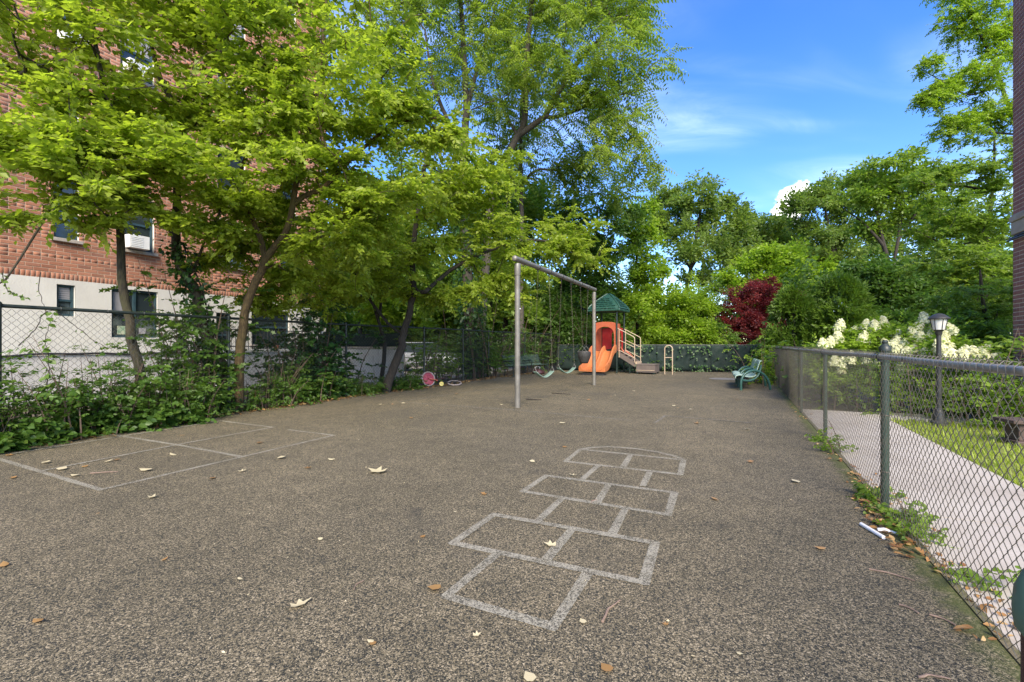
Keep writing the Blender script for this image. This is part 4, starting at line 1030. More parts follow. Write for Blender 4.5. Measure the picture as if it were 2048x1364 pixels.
for sx, sy in ((-1, -1), (1, -1), (1, 1), (-1, 1)): MB().tube([Q(sx * w_, sy * w_, z + .01) for w_, z in ring], .032, 8).build('ridge', MAT['roof_green'], ro, smooth=True)
# arched front panel
def arch_panel(mat, y, z0, z1, w, ow, oz0, oz1, th, name, bulge=.10, ox=0.):
    out = [(-w, z0)] + [(-w, z1 - .02)] + [(w * math.sin(a), z1 + bulge * math.cos(a)) for a in np.linspace(-1.35, 1.35, 13)] + [(w, z1 - .02), (w, z0)]
    inn = [(ox - ow, oz0)] + [(ox - ow, oz0 + (oz1 - oz0) * .55)] + [(ox + ow * math.sin(a), oz0 + (oz1 - oz0) * .55 + (oz1 - oz0) * .45 * math.cos(a) ** .6) for a in np.linspace(-1.45, 1.45, 13)] + [(ox + ow, oz0 + (oz1 - oz0) * .55), (ox + ow, oz0)]
    n = len(out); vs = []
    for d in (-th / 2, th / 2): vs += [Q(x, y + d, z) for x, z in out] + [Q(x, y + d, z) for x, z in inn]
    fs = []
    for i in range(n - 1):
        fs += [(i, i + 1, n + i + 1, n + i), (2 * n + i, 3 * n + i, 3 * n + i + 1, 2 * n + i + 1), (i, 2 * n + i, 2 * n + i + 1, i + 1), (n + i, n + i + 1, 3 * n + i + 1, 3 * n + i)]
    fs += [(0, n, 3 * n, 2 * n), (n - 1, 3 * n - 1, 4 * n - 1, 2 * n - 1)]
    return MB().add(vs, fs).build(name, mat, ps, smooth=True, bevel=.012)
arch_panel(MAT['terra'], -.53, 1.0, 2.24, .50, .43, 1.0, 2.10, .08, 'arch_panel', .09)
arch_panel(MAT['red_plastic'], .53, 1.0, 2.05, .50, .24, 1.10, 2.0, .05, 'rear_panel', .06, .20)
mb = MB(); mb.box(Q(.55, -.28, 1.62), (.06, .34, 1.24), px_, py_, zz); mb.build('side_panel', MAT['terra'], ps, bevel=.02)
mb = MB(); mb.box(Q(-.55, 0, 1.60), (.06, 1.0, 1.20), px_, py_, zz); mb.build('side_panel', MAT['terra'], ps, bevel=.02)
# twin slide
cs = [(-.60, .10), (-.575, .24), (-.535, .255), (-.50, .22), (-.46, .05), (-.40, .0), (-.14, .0), (-.07, .05), (-.035, .19), (0, .215), (.035, .19), (.07, .05), (.14, .0), (.40, .0), (.46, .05), (.50, .22), (.535, .255), (.575, .24), (.60, .10), (.58, -.05), (0, -.06), (-.58, -.05)]
st = []
for f in np.linspace(0, 1, 26):
    y = -.60 - 1.62 * f; z = 1.0 - .80 * (1 / (1 + math.exp(-(f - .42) * 8.5)) - .027) / .97
    st.append((y, max(.13, z), .95 + .05 * f, 1.15 - .45 * max(0, f - .7) / .3))
P = np.zeros((len(st), len(cs) + 1, 3))
for i, (y, z, ws, hs_) in enumerate(st):
    for j in range(len(cs) + 1):
        x, h = cs[j % len(cs)]; P[i, j] = Q(x * ws, y, z + h * (hs_ if h > .06 else 1))
mb = MB().grid(P); k = len(cs)
mb.add([P[-1, j] for j in range(k)], [tuple(range(k))]); o = mb.build('slide', MAT['orange'], ps, smooth=True)
MB().box(Q(0, -2.05, .03), (1.0, .30, .10), px_, py_, zz).build('slide_foot', MAT['black_plastic'], ps, bevel=.02)
# second slide leaving behind the steps
st2 = np.linspace(0, 1, 14); P = np.zeros((14, 9, 3))
for i, f in enumerate(st2):
    c_ = Q(.45 + .95 * f, .62 + .10 * math.sin(f * 3.1), .98 - .84 * f ** .8)
    for j in range(9):
        a = math.pi * (1 + j / 8); P[i, j] = c_ + py_ * .24 * math.cos(a) + zz * (.20 + .24 * math.sin(a))
o = MB().grid(P).build('slide', MAT['terra'], ps, smooth=True); o.modifiers.new('t', 'SOLIDIFY').thickness = .03
# stairs to the transfer platform
stair = thing_part('stairs', ps); xs, xe = .60, 1.34
for i in range(4):
    f = (i + .5) / 4; MB().box(Q(xs + (xe - xs) * f, 0, .98 - .52 * (f + .12)), ((xe - xs) / 4 + .03, .80, .05), px_, py_, zz).build('step', MAT['brown_step'], stair, bevel=.008)
for sy in (-.44, .44):
    mb = MB(); mb.prism([Q(xs, sy - .02, 1.0), Q(xe, sy - .02, .52), Q(xe, sy - .02, .30), Q(xs, sy - .02, .76)], py_ * .04); mb.build('stringer', MAT['brown_step'], stair)
    yy = sy * 1.12; mb = MB()
    top = [Q(.58, yy, 2.02), Q(xe - .08, yy, 1.66), Q(xe - .015, yy, 1.61), Q(xe, yy, 1.53), Q(xe, yy, .50)]
    MB().tube(top, .017, 8).build('handrail', MAT['beige'], stair, smooth=True)
    MB().tube([Q(.64, yy, .72), Q(.64, yy, 1.99)], .015, 8).build('upright', MAT['beige'], stair, smooth=True)
    MB().tube([Q(.64, yy, 1.50), Q(xe, yy, 1.17)], .014, 8).build('midrail', MAT['beige'], stair, smooth=True)
    MB().tube([Q(.64, yy, 1.04), Q(xe, yy, .70)], .014, 8).build('lower_rail', MAT['beige'], stair, smooth=True)
MB().box(Q(xe + .04, 0, .47), (.06, .84, .14), px_, py_, zz).build('landing_edge', MAT['beige'], stair, bevel=.006)
for sy in (-.36, .36): MB().tube([Q(xe - .25, sy, -.02), Q(xe - .25, sy, .52)], .03, 8).build('support', MAT['play_post'], stair, smooth=True)
# transfer platform block
tb = thing('transfer_platform', 'low brown transfer step at the foot of the play stairs', 'platform', tuple(Q(1.80, -.05, 0)))
MB().box(Q(1.80, -.05, .415), (.86, .86, .05), px_, py_, zz).build('top', MAT['brown_step'], tb, bevel=.01)
mb = MB()
for (x, y, a, b2) in ((0, -.40, .80, .03), (0, .40, .80, .03), (-.40, 0, .03, .77), (.40, 0, .03, .77)): mb.box(Q(1.80 + x, -.05 + y, .235), (a, b2, .31), px_, py_, zz)
mb.build('side_panel', MAT['brown_step'], tb, bevel=.005)
for sx in (-1, 1):
    for sy in (-1, 1): MB().box(Q(1.80 + sx * .36, -.05 + sy * .36, .04), (.06, .06, .10), px_, py_, zz).build('foot', MAT['play_post'], tb)
mb = MB(); mb.box(Q(1.80, -.485, .17), (.80, .012, .02), px_, py_, zz); mb.build('trim', MAT['beige'], tb)
# loop rail
la, lb_ = G(1329.4, 748.5), G(1344.8, 749.0); lr = thing('loop_rail', 'beige inverted-U hand loop beside the transfer step', 'hand rail', tuple(la))
mid_ = (la + lb_) / 2; hx = (lb_ - la) / 2; rr_ = np.linalg.norm(hx)
MB().tube([la + (0, 0, -.03), la + (0, 0, 1.10)] + [mid_ + hx * -math.cos(a) + np.array((0, 0, 1.10 + rr_ * math.sin(a))) for a in np.linspace(.2, math.pi - .2, 12)] + [lb_ + (0, 0, 1.10), lb_ + (0, 0, -.03)], .022, 10).build('loop', MAT['beige'], lr, smooth=True)
MB().tube([la + (0, 0, .73), lb_ + (0, 0, .73)], .017, 8).build('crossbar', MAT['beige'], lr, smooth=True)

# ------------------------------------------------------------------ benches
b0 = np.array((6.51, 12.85, 0.)); bx = np.array((.985, .17, 0)); bl_ = np.array((.40, .917, 0))       # front-to-back, along the bench
gb = thing('park_bench', 'green bench with curved arms and pale green seat by the right fence', 'bench', tuple(b0)); BL = 2.36
def bp(x, l, z): return b0 + bx * x + bl_ * l + zz * z
for l in (0, BL / 2, BL):
    pts = [(0, -.02), (.0, .22), (.03, .34), (.10, .44), (.22, .525), (.38, .56), (.54, .535), (.70, .46), (.83, .33), (.91, .16), (.94, -.02)]
    a = MB().tube([bp(x, l, z) for x, z in resample([(x, 0, z) for x, z in pts], .05)[:, [0, 2]]], .036, 10).build('arm', MAT['bench_green'], gb, smooth=True)
    low = [(.03, .30), (.14, .275), (.30, .28), (.44, .33), (.54, .42), (.60, .55), (.64, .72)]
    MB().tube([bp(x, l, z) for x, z in resample([(x, 0, z) for x, z in low], .05)[:, [0, 2]]], .030, 8).build('brace', MAT['bench_green'], a, smooth=True)
seat = [(-.16, .335), (-.165, .375), (-.13, .412), (-.02, .425), (.12, .385), (.28, .365), (.42, .385), (.50, .43)]
back = [(.49, .47), (.53, .58), (.575, .70), (.615, .80), (.65, .83), (.69, .815)]
for part, pr, cells in (('seat', seat, 2), ('backrest', back, 2)):
    q = resample([(x, 0, z) for x, z in pr], .03)
    for c_ in range(cells):
        l0, l1 = c_ * BL / 2 + .045, (c_ + 1) * BL / 2 - .045
        P = np.array([[bp(x, l0 + (l1 - l0) * j / 10, z) for j in range(11)] for x, _, z in q]); o = MB().grid(P).build(part, MAT['mint'], gb, smooth=True); o.modifiers.new('t', 'SOLIDIFY').thickness = .012
        mb = MB()
        for i_ in range(1, len(q) - 1, 2):
            for j in range(1, 22): mb.box(bp(q[i_, 0], l0 + (l1 - l0) * j / 22, q[i_, 2] + .0075), (.012, .03, .003), bx, bl_, zz)
        mb.build('perforation', MAT['bench_green'], o)

e0 = np.array((.07, 18.1, 0.)); ex_ = np.array((.8, -.6, 0)); el = np.array((.6, .8, 0)); DL = 2.6       # facing, along
db = thing('park_bench', 'dark green steel mesh bench against the left fence behind the swings', 'bench', tuple(e0))
def dp(x, l, z): return e0 - ex_ * x + el * l + zz * z
for l in (0, DL / 2, DL):
    if l in (0, DL):
        lg = MB().tube([dp(.0, l, -.02), dp(.02, l, .20), dp(.04, l, .40)], .022, 8).build('leg', MAT['bench_dark'], db, smooth=True)
        MB().tube([dp(.48, l, -.02), dp(.44, l, .20), dp(.44, l, .42)], .022, 8).build('leg', MAT['bench_dark'], db, smooth=True)
    MB().tube([dp(x, l, z) for x, z in ((.62, .86), (.57, .80), (.52, .64), (.47, .50), (.40, .42), (.25, .40), (.04, .41))], .022, 8).build('end_frame', MAT['bench_dark'], db, smooth=True)
    MB().tube([dp(x, l, z) for x, z in ((.51, .62), (.35, .60), (.12, .635), (.04, .62), (.0, .55), (.03, .42))], .022, 8).build('arm', MAT['bench_dark'], db, smooth=True)
for part, pr in (('seat', ((.03, .425), (.20, .415), (.38, .43), (.44, .47))), ('backrest', ((.475, .52), (.52, .66), (.57, .80), (.60, .83)))):
    q = resample([(x, 0, z) for x, z in pr], .05)
    for c_ in range(2):
        l0, l1 = c_ * DL / 2 + .035, (c_ + 1) * DL / 2 - .035; mb = MB()
        for i in range(len(q)): mb.tube([dp(q[i, 0], l0, q[i, 2]), dp(q[i, 0], l1, q[i, 2])], .008 if i not in (0, len(q) - 1) else .014, 4)
        for j in range(34): mb.tube([dp(x, l0 + (l1 - l0) * j / 33, z) for x, _, z in q], .007, 4)
        mb.build(part, MAT['bench_mesh'], db)
p = np.array((1.15, 19.95, 0)); bg_ = thing('shopping_bag', 'crumpled dark red and white bag under the mesh bench', 'bag', tuple(p))
P = np.zeros((7, 15, 3))
for i in range(7):
    for j in range(15):
        a = 2 * math.pi * (j % 14) / 14; r_ = (.17, .20, .19, .17, .14, .11, .08)[i] * (1 + .12 * math.sin(3 * a + i)); P[i, j] = p + (math.cos(a) * r_ * 1.4, math.sin(a) * r_, .005 + i * .035)
MB().grid(P).build('body', MAT['maroon'], bg_, smooth=True)
MB().tube([P[6, 2], P[6, 2] + (.02, 0, .09), P[6, 6] + (0, 0, .09), P[6, 6]], .012, 6).build('handle', MAT['paper'], bg_, smooth=True)
p = G(1448, 758); MB_ = MB().lathe([(.52, 0), (.53, .006), (.50, .012), (.47, .010)], p, 28)
o = MB_.build('drain_cover', MAT['plate_steel'], smooth=True); tag(o, 'round flat cover plate in the ground before the green bench', 'drain cover')

# ------------------------------------------------------------------ child's bicycle lying by the fence
wc = W(857, 758, 13.93); wc[2] = .245
bk = thing('child_bicycle', 'toppled child bicycle with pink front wheel beside the left fence', 'bicycle', (wc[0], wc[1], 0))
def wheel(c, ax, r_, name='wheel', rim='pink'):
    ax = np.array(ax, float); ax /= np.linalg.norm(ax); x = np.cross(ax, (0, 0, 1)); x /= np.linalg.norm(x); y = np.cross(ax, x); w = thing_part(name, bk)
    ring = lambda rr: [c + rr * (math.cos(a) * x + math.sin(a) * y) for a in np.linspace(0, 2 * math.pi, 29)]
    MB().tube(ring(r_ - .022), .022, 8, cap=False).build('tyre', MAT['tyre'], w, smooth=True)
    MB().tube(ring(r_ - .052), .014, 6, cap=False).build('rim', MAT[rim], w, smooth=True)
    if rim == 'pink': MB().lathe([(.03, -.012), (r_ - .075, -.004), (r_ - .06, 0), (r_ - .075, .004), (.03, .012)], c, 24, axis=ax).build('disc', MAT['pink'], w, smooth=True)
    mb = MB()
    for k in range(10):
        a = 2 * math.pi * k / 10; mb.tube([c + ax * .02 * (-1) ** k, c + (r_ - .06) * (math.cos(a) * x + math.sin(a) * y)], .006, 4)
    mb.build('spokes', MAT[rim], w); MB().tube([c - ax * .05, c + ax * .05], .022, 8).build('hub', MAT[rim], w, smooth=True)
wheel(wc, (.62, -.72, .22), .235)
rw = W(909, 764, 14.45); rw[2] = .075; wheel(rw, (.06, -.22, 1), .235, rim='black_plastic')
seatp = W(893, 759, 14.7); seatp[2] = .30; bb = W(886, 767, 14.3); bb[2] = .12; hd = wc + np.array((.17, .02, -.02))
MB().tube([wc + (.03, -.02, .0), hd, hd + (.10, .05, -.04)], .017, 8).build('fork', MAT['terra'], bk, smooth=True)
MB().tube([hd + (.02, 0, -.02), bb], .020, 8).build('down_tube', MAT['black_plastic'], bk, smooth=True)
MB().tube([hd + (.06, .03, .0), seatp - (0, 0, .08)], .018, 8).build('top_tube', MAT['maroon'], bk, smooth=True)
MB().tube([bb, seatp - (0, 0, .04)], .015, 8).build('seat_post', MAT['black_plastic'], bk, smooth=True); MB().tube([bb, rw], .013, 6).build('chain_stay', MAT['black_plastic'], bk, smooth=True)
mb = MB(); mb.box(seatp, (.26, .13, .06), (.95, .2, .15), (-.2, .95, .1)); mb.build('saddle', MAT['bucket'], bk, bevel=.03)
MB().tube([hd + (.10, .05, -.04), hd + (.16, .10, .02), hd + (.10, .3, .03)], .012, 6).build('handlebar', MAT['black_plastic'], bk, smooth=True)
tw_ = W(883, 766, 14.1); tw_[2] = .075; MB().lathe([(.05, -.02), (.07, -.015), (.07, .015), (.05, .02)], tw_, 14, axis=(.3, -.9, .3)).build('training_wheel', MAT['yellow'], bk, smooth=True)

# ------------------------------------------------------------------ lamp post
lp = np.array((6.95, 7.36, 0.)); la_ = thing('lamp_post', 'short black lamp post with lantern head on the lawn before the hydrangeas', 'lamp post', tuple(lp))
MB().lathe([(.12, -.02), (.12, .05), (.085, .08), (.075, .20), (.055, .24), (.045, .28)], lp, 16).build('base', MAT['black_iron'], la_, smooth=True)
MB().tube([lp + (0, 0, .27), lp + (0, 0, 1.50)], [.040, .032], 12).build('pole', MAT['black_iron'], la_, smooth=True)
MB().lathe([(.034, 1.46), (.045, 1.48), (.045, 1.52), (.06, 1.54), (.075, 1.55)], lp, 14).build('collar', MAT['black_iron'], la_, smooth=True)
ln_ = thing_part('lantern', la_)
MB().lathe([(.070, 1.552), (.078, 1.60), (.098, 1.70), (.100, 1.725)], lp, 20).build('glass', MAT['lamp_glass'], ln_, smooth=True)
for k in range(6):
    a = k * math.pi / 3 + .3; d = np.array((math.cos(a), math.sin(a), 0)); MB().tube([lp + d * .078 + (0, 0, 1.55), lp + d * .088 + (0, 0, 1.62), lp + d * .106 + (0, 0, 1.73)], .006, 5).build('cage_bar', MAT['black_iron'], ln_, smooth=True)
MB().lathe([(.135, 1.722), (.142, 1.73), (.135, 1.745), (.11, 1.765), (.07, 1.80), (.045, 1.812), (.02, 1.818), (.004, 1.82)], lp, 22).build('cap', MAT['black_iron'], ln_, smooth=True)

# post with rounded green cap at the near right corner
p = np.array((1.203, 1.0, 0)); gp = thing('gate_post', 'maroon gate post with rounded rusty green cap at the near right edge', 'post', tuple(p))
MB().tube([p + (0, 0, -.02), p + (0, 0, .70)], .052, 16).build('shaft', MAT['maroon'], gp, smooth=True)
MB().lathe([(.053, .66), (.063, .675), (.067, .72), (.064, .76), (.050, .80), (.028, .82), (.004, .827)], p, 18).build('cap', MAT['rust_green'], gp, smooth=True)

# silver car glimpsed through the left fence
cp = np.array((-4.6, 22.5, -.045)); car = thing('parked_car', 'silver car parked beyond the left fence, glimpsed through leaves', 'car', tuple(cp)); cx_ = np.array((.95, -.30, 0)); cy_ = np.array((.30, .95, 0))
K = lambda x, y, z: cp + cx_ * x + cy_ * y + zz * z
sec = [(-2.1, .30, .62, .80), (-2.0, .28, .80, .86), (-1.2, .27, .92, .88), (-.6, .27, .95, .89), (.9, .27, .95, .89), (1.6, .27, .92, .88), (2.05, .30, .80, .85), (2.15, .34, .62, .78)]
P = np.array([[K(x, -w, z0 + .12), K(x, -w * .98, z1 - .12), K(x, -w * .88, z1), K(x, w * .88, z1), K(x, w * .98, z1 - .12), K(x, w, z0 + .12), K(x, w * .8, z0), K(x, -w * .8, z0), K(x, -w, z0 + .12)] for x, z0, z1, w in sec])
mb = MB().grid(P); mb.add(P[0, :8], [tuple(range(8))]); mb.add(P[-1, :8], [tuple(range(8))]); mb.build('body', MAT['car'], car, smooth=True)
cab_ = [(-1.25, .80, .935), (-.75, .72, 1.40), (.45, .70, 1.44), (1.3, .80, .935)]
P = np.array([[K(x, -w, .92), K(x, -w + .02, z), K(x, w - .02, z), K(x, w, .92)] for x, w, z in cab_]); MB().grid(P).build('windows', MAT['glass'], car)
MB().box(K(-.12, 0, 1.43), (1.15, 1.30, .05), cx_, cy_, zz).build('roof', MAT['car'], car, bevel=.02)
for x in (-1.3, 1.35):
    for s in (-1, 1):
        w = thing_part('wheel', car); MB().lathe([(.20, -.10), (.31, -.10), (.33, -.07), (.33, .07), (.31, .10), (.20, .10)], K(x, s * .80, .33), 20, axis=cy_).build('tyre', MAT['black_plastic'], w, smooth=True)
        MB().lathe([(.21, -.105), (.05, -.112), (.05, .112), (.21, .105)], K(x, s * .80, .33), 16, axis=cy_).build('rim', MAT['galv'], w, smooth=True)
for s in (-1, 1): MB().box(K(2.10, s * .6, .66), (.12, .3, .12), cx_, cy_, zz).build('headlight', MAT['white_paint'], car, bevel=.02)

# ------------------------------------------------------------------ litter on the ground
for k, (u, v, dx_, dy_, lab) in enumerate(((1744, 1065, .012, .115, 'rolled white paper tube lying by the fence weeds'), (1778, 1067, .042, -.03, 'crumpled white paper tube next to the rolled one'))):
    c = G(u, v); d = np.array((dx_, dy_, 0)); o_ = thing('paper_tube', lab, 'litter', tuple(c))
    if k == 0: MB().tube([c - d + (0, 0, .014), c + d + (0, 0, .014)], .013, 12).build('tube', MAT['paper'], o_, smooth=True)
    else: MB().tube([c - d * 1.2 + (0, 0, .012), c - d * .4 + (0, .01, .016), c + d * .2 + (0, 0, .012), c + d * 1.3 + (0, .012, .013)], [.012, .016, .011, .014], 9).build('tube', MAT['paper'], o_, smooth=True)
def stick(u0, v0, u1, v1, r_, label, mat='fallen_twig', bend=.02):
    a, b2 = G(u0, v0), G(u1, v1); m_ = (a + b2) / 2 + np.array((-(b2 - a)[1], (b2 - a)[0], 0)) * bend * 3 / max(.1, np.linalg.norm(b2 - a)) * .3
    q = resample([a, m_, b2], .02); q[:, 2] = r_ * .9 + .002; q += np.column_stack([rng.normal(0, .0015, (len(q), 2)), np.zeros(len(q))])
    o = MB().tube(q, np.linspace(r_, r_ * .6, len(q)) * (1 + .2 * rng.normal(0, 1, len(q))).clip(.6, 1.4), 6).build('twig', MAT[mat], smooth=True); tag(o, label, 'twig', 'twigs lying on the playground')
stick(1205, 1246, 1241, 1203, .006, 'curved twig beside the first hopscotch square')
stick(1738, 1140, 1830, 1164, .005, 'long thin twig near the right fence')
stick(1796, 1211, 1838, 1229, .005, 'short twig, left of the near pair by the right fence')
stick(1858, 1231, 1912, 1254, .005, 'short twig, right of the near pair by the right fence')
stick(1838, 1358, 1900, 1361, .005, 'twig at the bottom right edge of the photo')
stick(1182, 1006, 1194, 1001, .004, 'tiny reddish twig inside the hopscotch grid')
stick(1052, 799.5, 1083, 801, .016, 'dark flat stick lying right of the front swing post', 'bark_dark', .0)
stick(1104, 787, 1142, 789.5, .012, 'thin dark stick farther behind the front swing post', 'bark_dark', .0)
stick(180, 948, 236, 945, .006, 'curved twig inside the four-square court')
stick(708, 1180, 728, 1162, .003, 'hair-thin twig on the open rubber, centre foreground')
_lm = {}
def fallen(u, v, size, yaw, label, kind='ovate', mat='dead', group=None, curl=1.0, wide=1.0):
    key = (kind, mat, round(curl, 1))
    if key not in _lm:
        cv, cf = CANON[kind]; cv = cv.copy(); cv[:, 2] = .05 + curl * (.55 * cv[:, 0] ** 2 + .18 * (cv[:, 1] - .45) ** 2 * 2)
        me = fast_mesh('fallen_leaf', cv - (0, .5, 0), np.concatenate([np.array(f) for f in cf]), [len(f) for f in cf], [.55] * len(cf)); me.materials.append(L[mat]); _lm[key] = me
    p = G(u, v); o = bpy.data.objects.new('fallen_leaf', _lm[key]); COL.objects.link(o); o.location = (p[0], p[1], .004); o.rotation_euler = (rng.normal(0, .08), rng.normal(0, .08), yaw); o.scale = (size * wide, size, size)
    tag(o, label, 'leaf', group)
fallen(603, 1211, .105, -.7, 'pale lobed dead leaf on the open rubber, centre foreground', 'lobed', 'dead_pale', wide=.7)
fallen(868, 1181, .075, 1.5, 'orange-brown dead leaf at the corner of the first hopscotch square', 'broad', 'dead', curl=1.6)
fallen(752, 945, .21, 1.2, 'large tan lobed leaf left of the hopscotch', 'lobed', 'dead_pale')
fallen(1099, 1091, .085, 1.4, 'tan lobed leaf on the second hopscotch row', 'lobed', 'dead_pale')
fallen(1640, 1099, .07, 1.3, 'golden leaf alone on the rubber near the right fence', 'ovate', 'dead', curl=1.6)
fallen(291, 942, .15, 1.4, 'pale narrow leaf inside the nearest four-square box', 'ovate', 'dead_pale')
fallen(345, 911, .11, 1.2, 'tan leaf near the four-square crossing', 'ovate', 'dead_pale')
fallen(1165, 1245, .04, .4, 'small cream leaf beside the curved twig', 'broad', 'dead_pale')
fallen(75, 1245, .07, 1.2, 'small brown leaf at the lower left', 'ovate', 'dead')
fallen(8, 1132, .08, .9, 'yellow leaf at the left edge of the photo', 'ovate', 'dead')
fallen(1212, 1340, .06, .5, 'brown leaf near the bottom edge below the hopscotch', 'broad', 'dead')
fallen(1058, 1358, .06, .5, 'pale leaf cut by the bottom edge', 'broad', 'dead_pale')
fallen(741, 1285, .04, 1.1, 'tiny white petal-like leaf in the centre foreground', 'ovate', 'dead_pale')
_spots = ((170, 934), (125, 940), (27, 957), (218, 924), (425, 958), (483, 944), (195, 1028), (562, 918), (614, 937), (663, 921), (520, 887), (305, 996), (363, 872), (93, 927), (16, 912), (150, 953), (235, 921),
               (760, 810), (785, 809), (806, 808), (912, 788), (1003, 810), (822, 837), (854, 812), (960, 815), (1125, 848), (1222, 793), (1230, 791), (1178, 800), (1348, 813), (1355, 816), (1382, 820), (1394, 847), (1268, 783), (1475, 800), (1495, 860), (1130, 895), (1065, 925), (968, 990), (910, 1025), (845, 1075), (1145, 952), (1430, 1000), (1590, 965), (1500, 925), (480, 1160), (745, 1290), (955, 1272), (330, 1120), (640, 1080), (1330, 1250), (1480, 1310))
def _zone(u, v):
    return ('in or beside the four-square court' if u < 670 and v < 1000 else 'left of the front swing post' if u < 1030 and v < 900 else 'right of the front swing post' if v < 900 else
            'between the two painted courts' if u < 1000 and v < 1100 else 'in the open foreground' if v > 1100 else 'around the far hopscotch rows')
_ord = ('leftmost', 'second', 'third', 'fourth', 'fifth', 'sixth', 'seventh', 'eighth', 'ninth', 'tenth', 'eleventh', 'twelfth', 'thirteenth', 'fourteenth', 'fifteenth', 'sixteenth', 'seventeenth')
for k, (u, v) in enumerate(_spots):
    z_ = _zone(u, v); same = sorted(p for p in _spots if _zone(*p) == z_); r_ = same.index((u, v)); s = rng.uniform(.05, .085)
    fallen(u, v, s * .55 if v > 1000 else s * 1.3, rng.uniform(0, 6.28), 'small dry leaf %s, %s' % (z_, 'leftmost of them' if r_ == 0 else _ord[r_] + ' from the left'), ('ovate', 'broad', 'lobed')[k % 3], ('dead', 'dead_pale')[k % 2], 'dry leaves scattered on the rubber', curl=(1.0, 1.6)[k % 2])
# specks of litter and drifts of leaves: uncountable
def drift(name, label, pts, spread, n, mat, size, zmax=.03, canon='ovate'):
    pts = np.array(pts); i = rng.integers(0, len(pts), n); T = np.column_stack([pts[i] + rng.normal(0, spread, (n, 2)), rng.uniform(.004, zmax, n)])
    a = rng.uniform(0, 6.283, n); D = np.column_stack([np.cos(a), np.sin(a), rng.normal(0, .25, n)]); U = np.column_stack([rng.normal(0, .4, (n, 2)), np.ones(n)])
    o = leaf_mesh(name, frames(D, U) * rng.uniform(.6, 1.2, n)[:, None, None] * size, T, rng.uniform(0, 1, n), canon, L[mat]); tag(o, label, 'leaf litter', kind='stuff')
drift('leaf_litter', 'brown leaf drift along the foot of the right fence', [off(y, rng.uniform(-.06, .22)) for y in np.r_[np.linspace(2.0, 4.6, 60), np.linspace(4.6, 12, 30)]], .035, 300, 'dead', .05)
drift('leaf_litter', 'orange leaf heap beside the white paper tubes', [off(y, -.09) for y in np.linspace(2.75, 3.9, 30)], .03, 110, 'dead', .055, .035)
drift('leaf_litter', 'leaf litter along the edge of the left weeds', [(np.interp(y, [p[1] for p in LF], [p[0] for p in LF]) + rng.uniform(.1, .5), y) for y in np.linspace(3, 21, 120)], .10, 1500, 'dead', .075)
ch_n = 420; yy_ = rng.uniform(1.6, 18, ch_n); xx_ = rng.uniform(-.75, .62, ch_n) * yy_; ok_ = (xx_ < RF(yy_) - .1) & (xx_ > np.interp(yy_, [p[1] for p in LF], [p[0] for p in LF]) + .3)
drift('leaf_specks', 'tiny pale specks and petals scattered over the rubber', np.column_stack([xx_, yy_])[ok_], .05, 150, 'dead_pale', .017, .006)
# ------------------------------------------------------------------ trees
def LB(r0, r1, *pts): return ([W(*p) for p in pts], r0, r1)
def BB(u, v, Y, rx, ry, rz, n): return (W(u, v, Y), (rx, ry, rz), n)
def low(p, z=-.05): q = np.array(p, float); q[2] = z; return q
gA = 'trees growing along the left fence'
# keep some brick wall open: thin the leaves over the lower-left wall and the base
def cut_wall(P):
    u, v = pix(P); r = np.random.default_rng(3).uniform(0, 1, len(P))
    hide = ((u < 330) & (v > 400)) | ((u < 420) & (v > 470)); lowv = v > 560
    vis = ((u > 90) & (u < 330) & (v > 60) & (v < 180)) | ((u > 420) & (u < 510) & (v > 195) & (v < 300)) | ((u < 130) & (v > 60) & (v < 190))
    return ~(hide & (r > .68)) & ~(vis & (r > .7)) & ~(lowv & (u < 440) & (r > .25))
trA, _ = tree('deciduous_tree', 'slim leaning tree by the left fence before the white-framed window', [
    LB(.078, .018, (293, 835, 7.6), (285, 770, 7.55), (265, 680, 7.5), (244, 560, 7.45), (240, 430, 7.4), (235, 330, 7.3), (213, 200, 7.2), (190, 80, 7.1), (172, -80, 7.0)),
    LB(.022, .008, (225, 260, 7.2), (150, 330, 6.9), (110, 400, 6.7), (70, 470, 6.5), (10, 560, 6.3), (-30, 575, 6.2))[:2] + (.012, 1),
    LB(.028, .012, (215, 210, 7.2), (130, 160, 6.8), (40, 110, 6.4))],
    [BB(120, 130, 6.8, 1.7, 1.3, 1.1, 78), BB(230, -60, 7.2, 2.0, 1.6, 1.2, 78), BB(60, 260, 6.4, 1.3, 1.0, .7, 54), BB(150, 370, 6.6, 1.2, .8, .4, 33), BB(10, -40, 6.2, 1.4, 1.2, 1.0, 52), BB(60, 450, 6.6, .8, .5, .35, 16), BB(190, 430, 7.0, .8, .5, .3, 14), BB(300, 440, 7.4, .8, .5, .3, 14), BB(220, 330, 6.8, 1.1, .7, .45, 26), BB(330, 150, 7.2, 1.2, .9, .8, 30)],
    'ovate', L['bright'], MAT['bark'], 21, group=gA, size=.118, per_node=1.9, canon='diamond', ocanon='ovate', shell=.22, cut=cut_wall, objs=100, rt=.0058, ex=.45, step=.26)
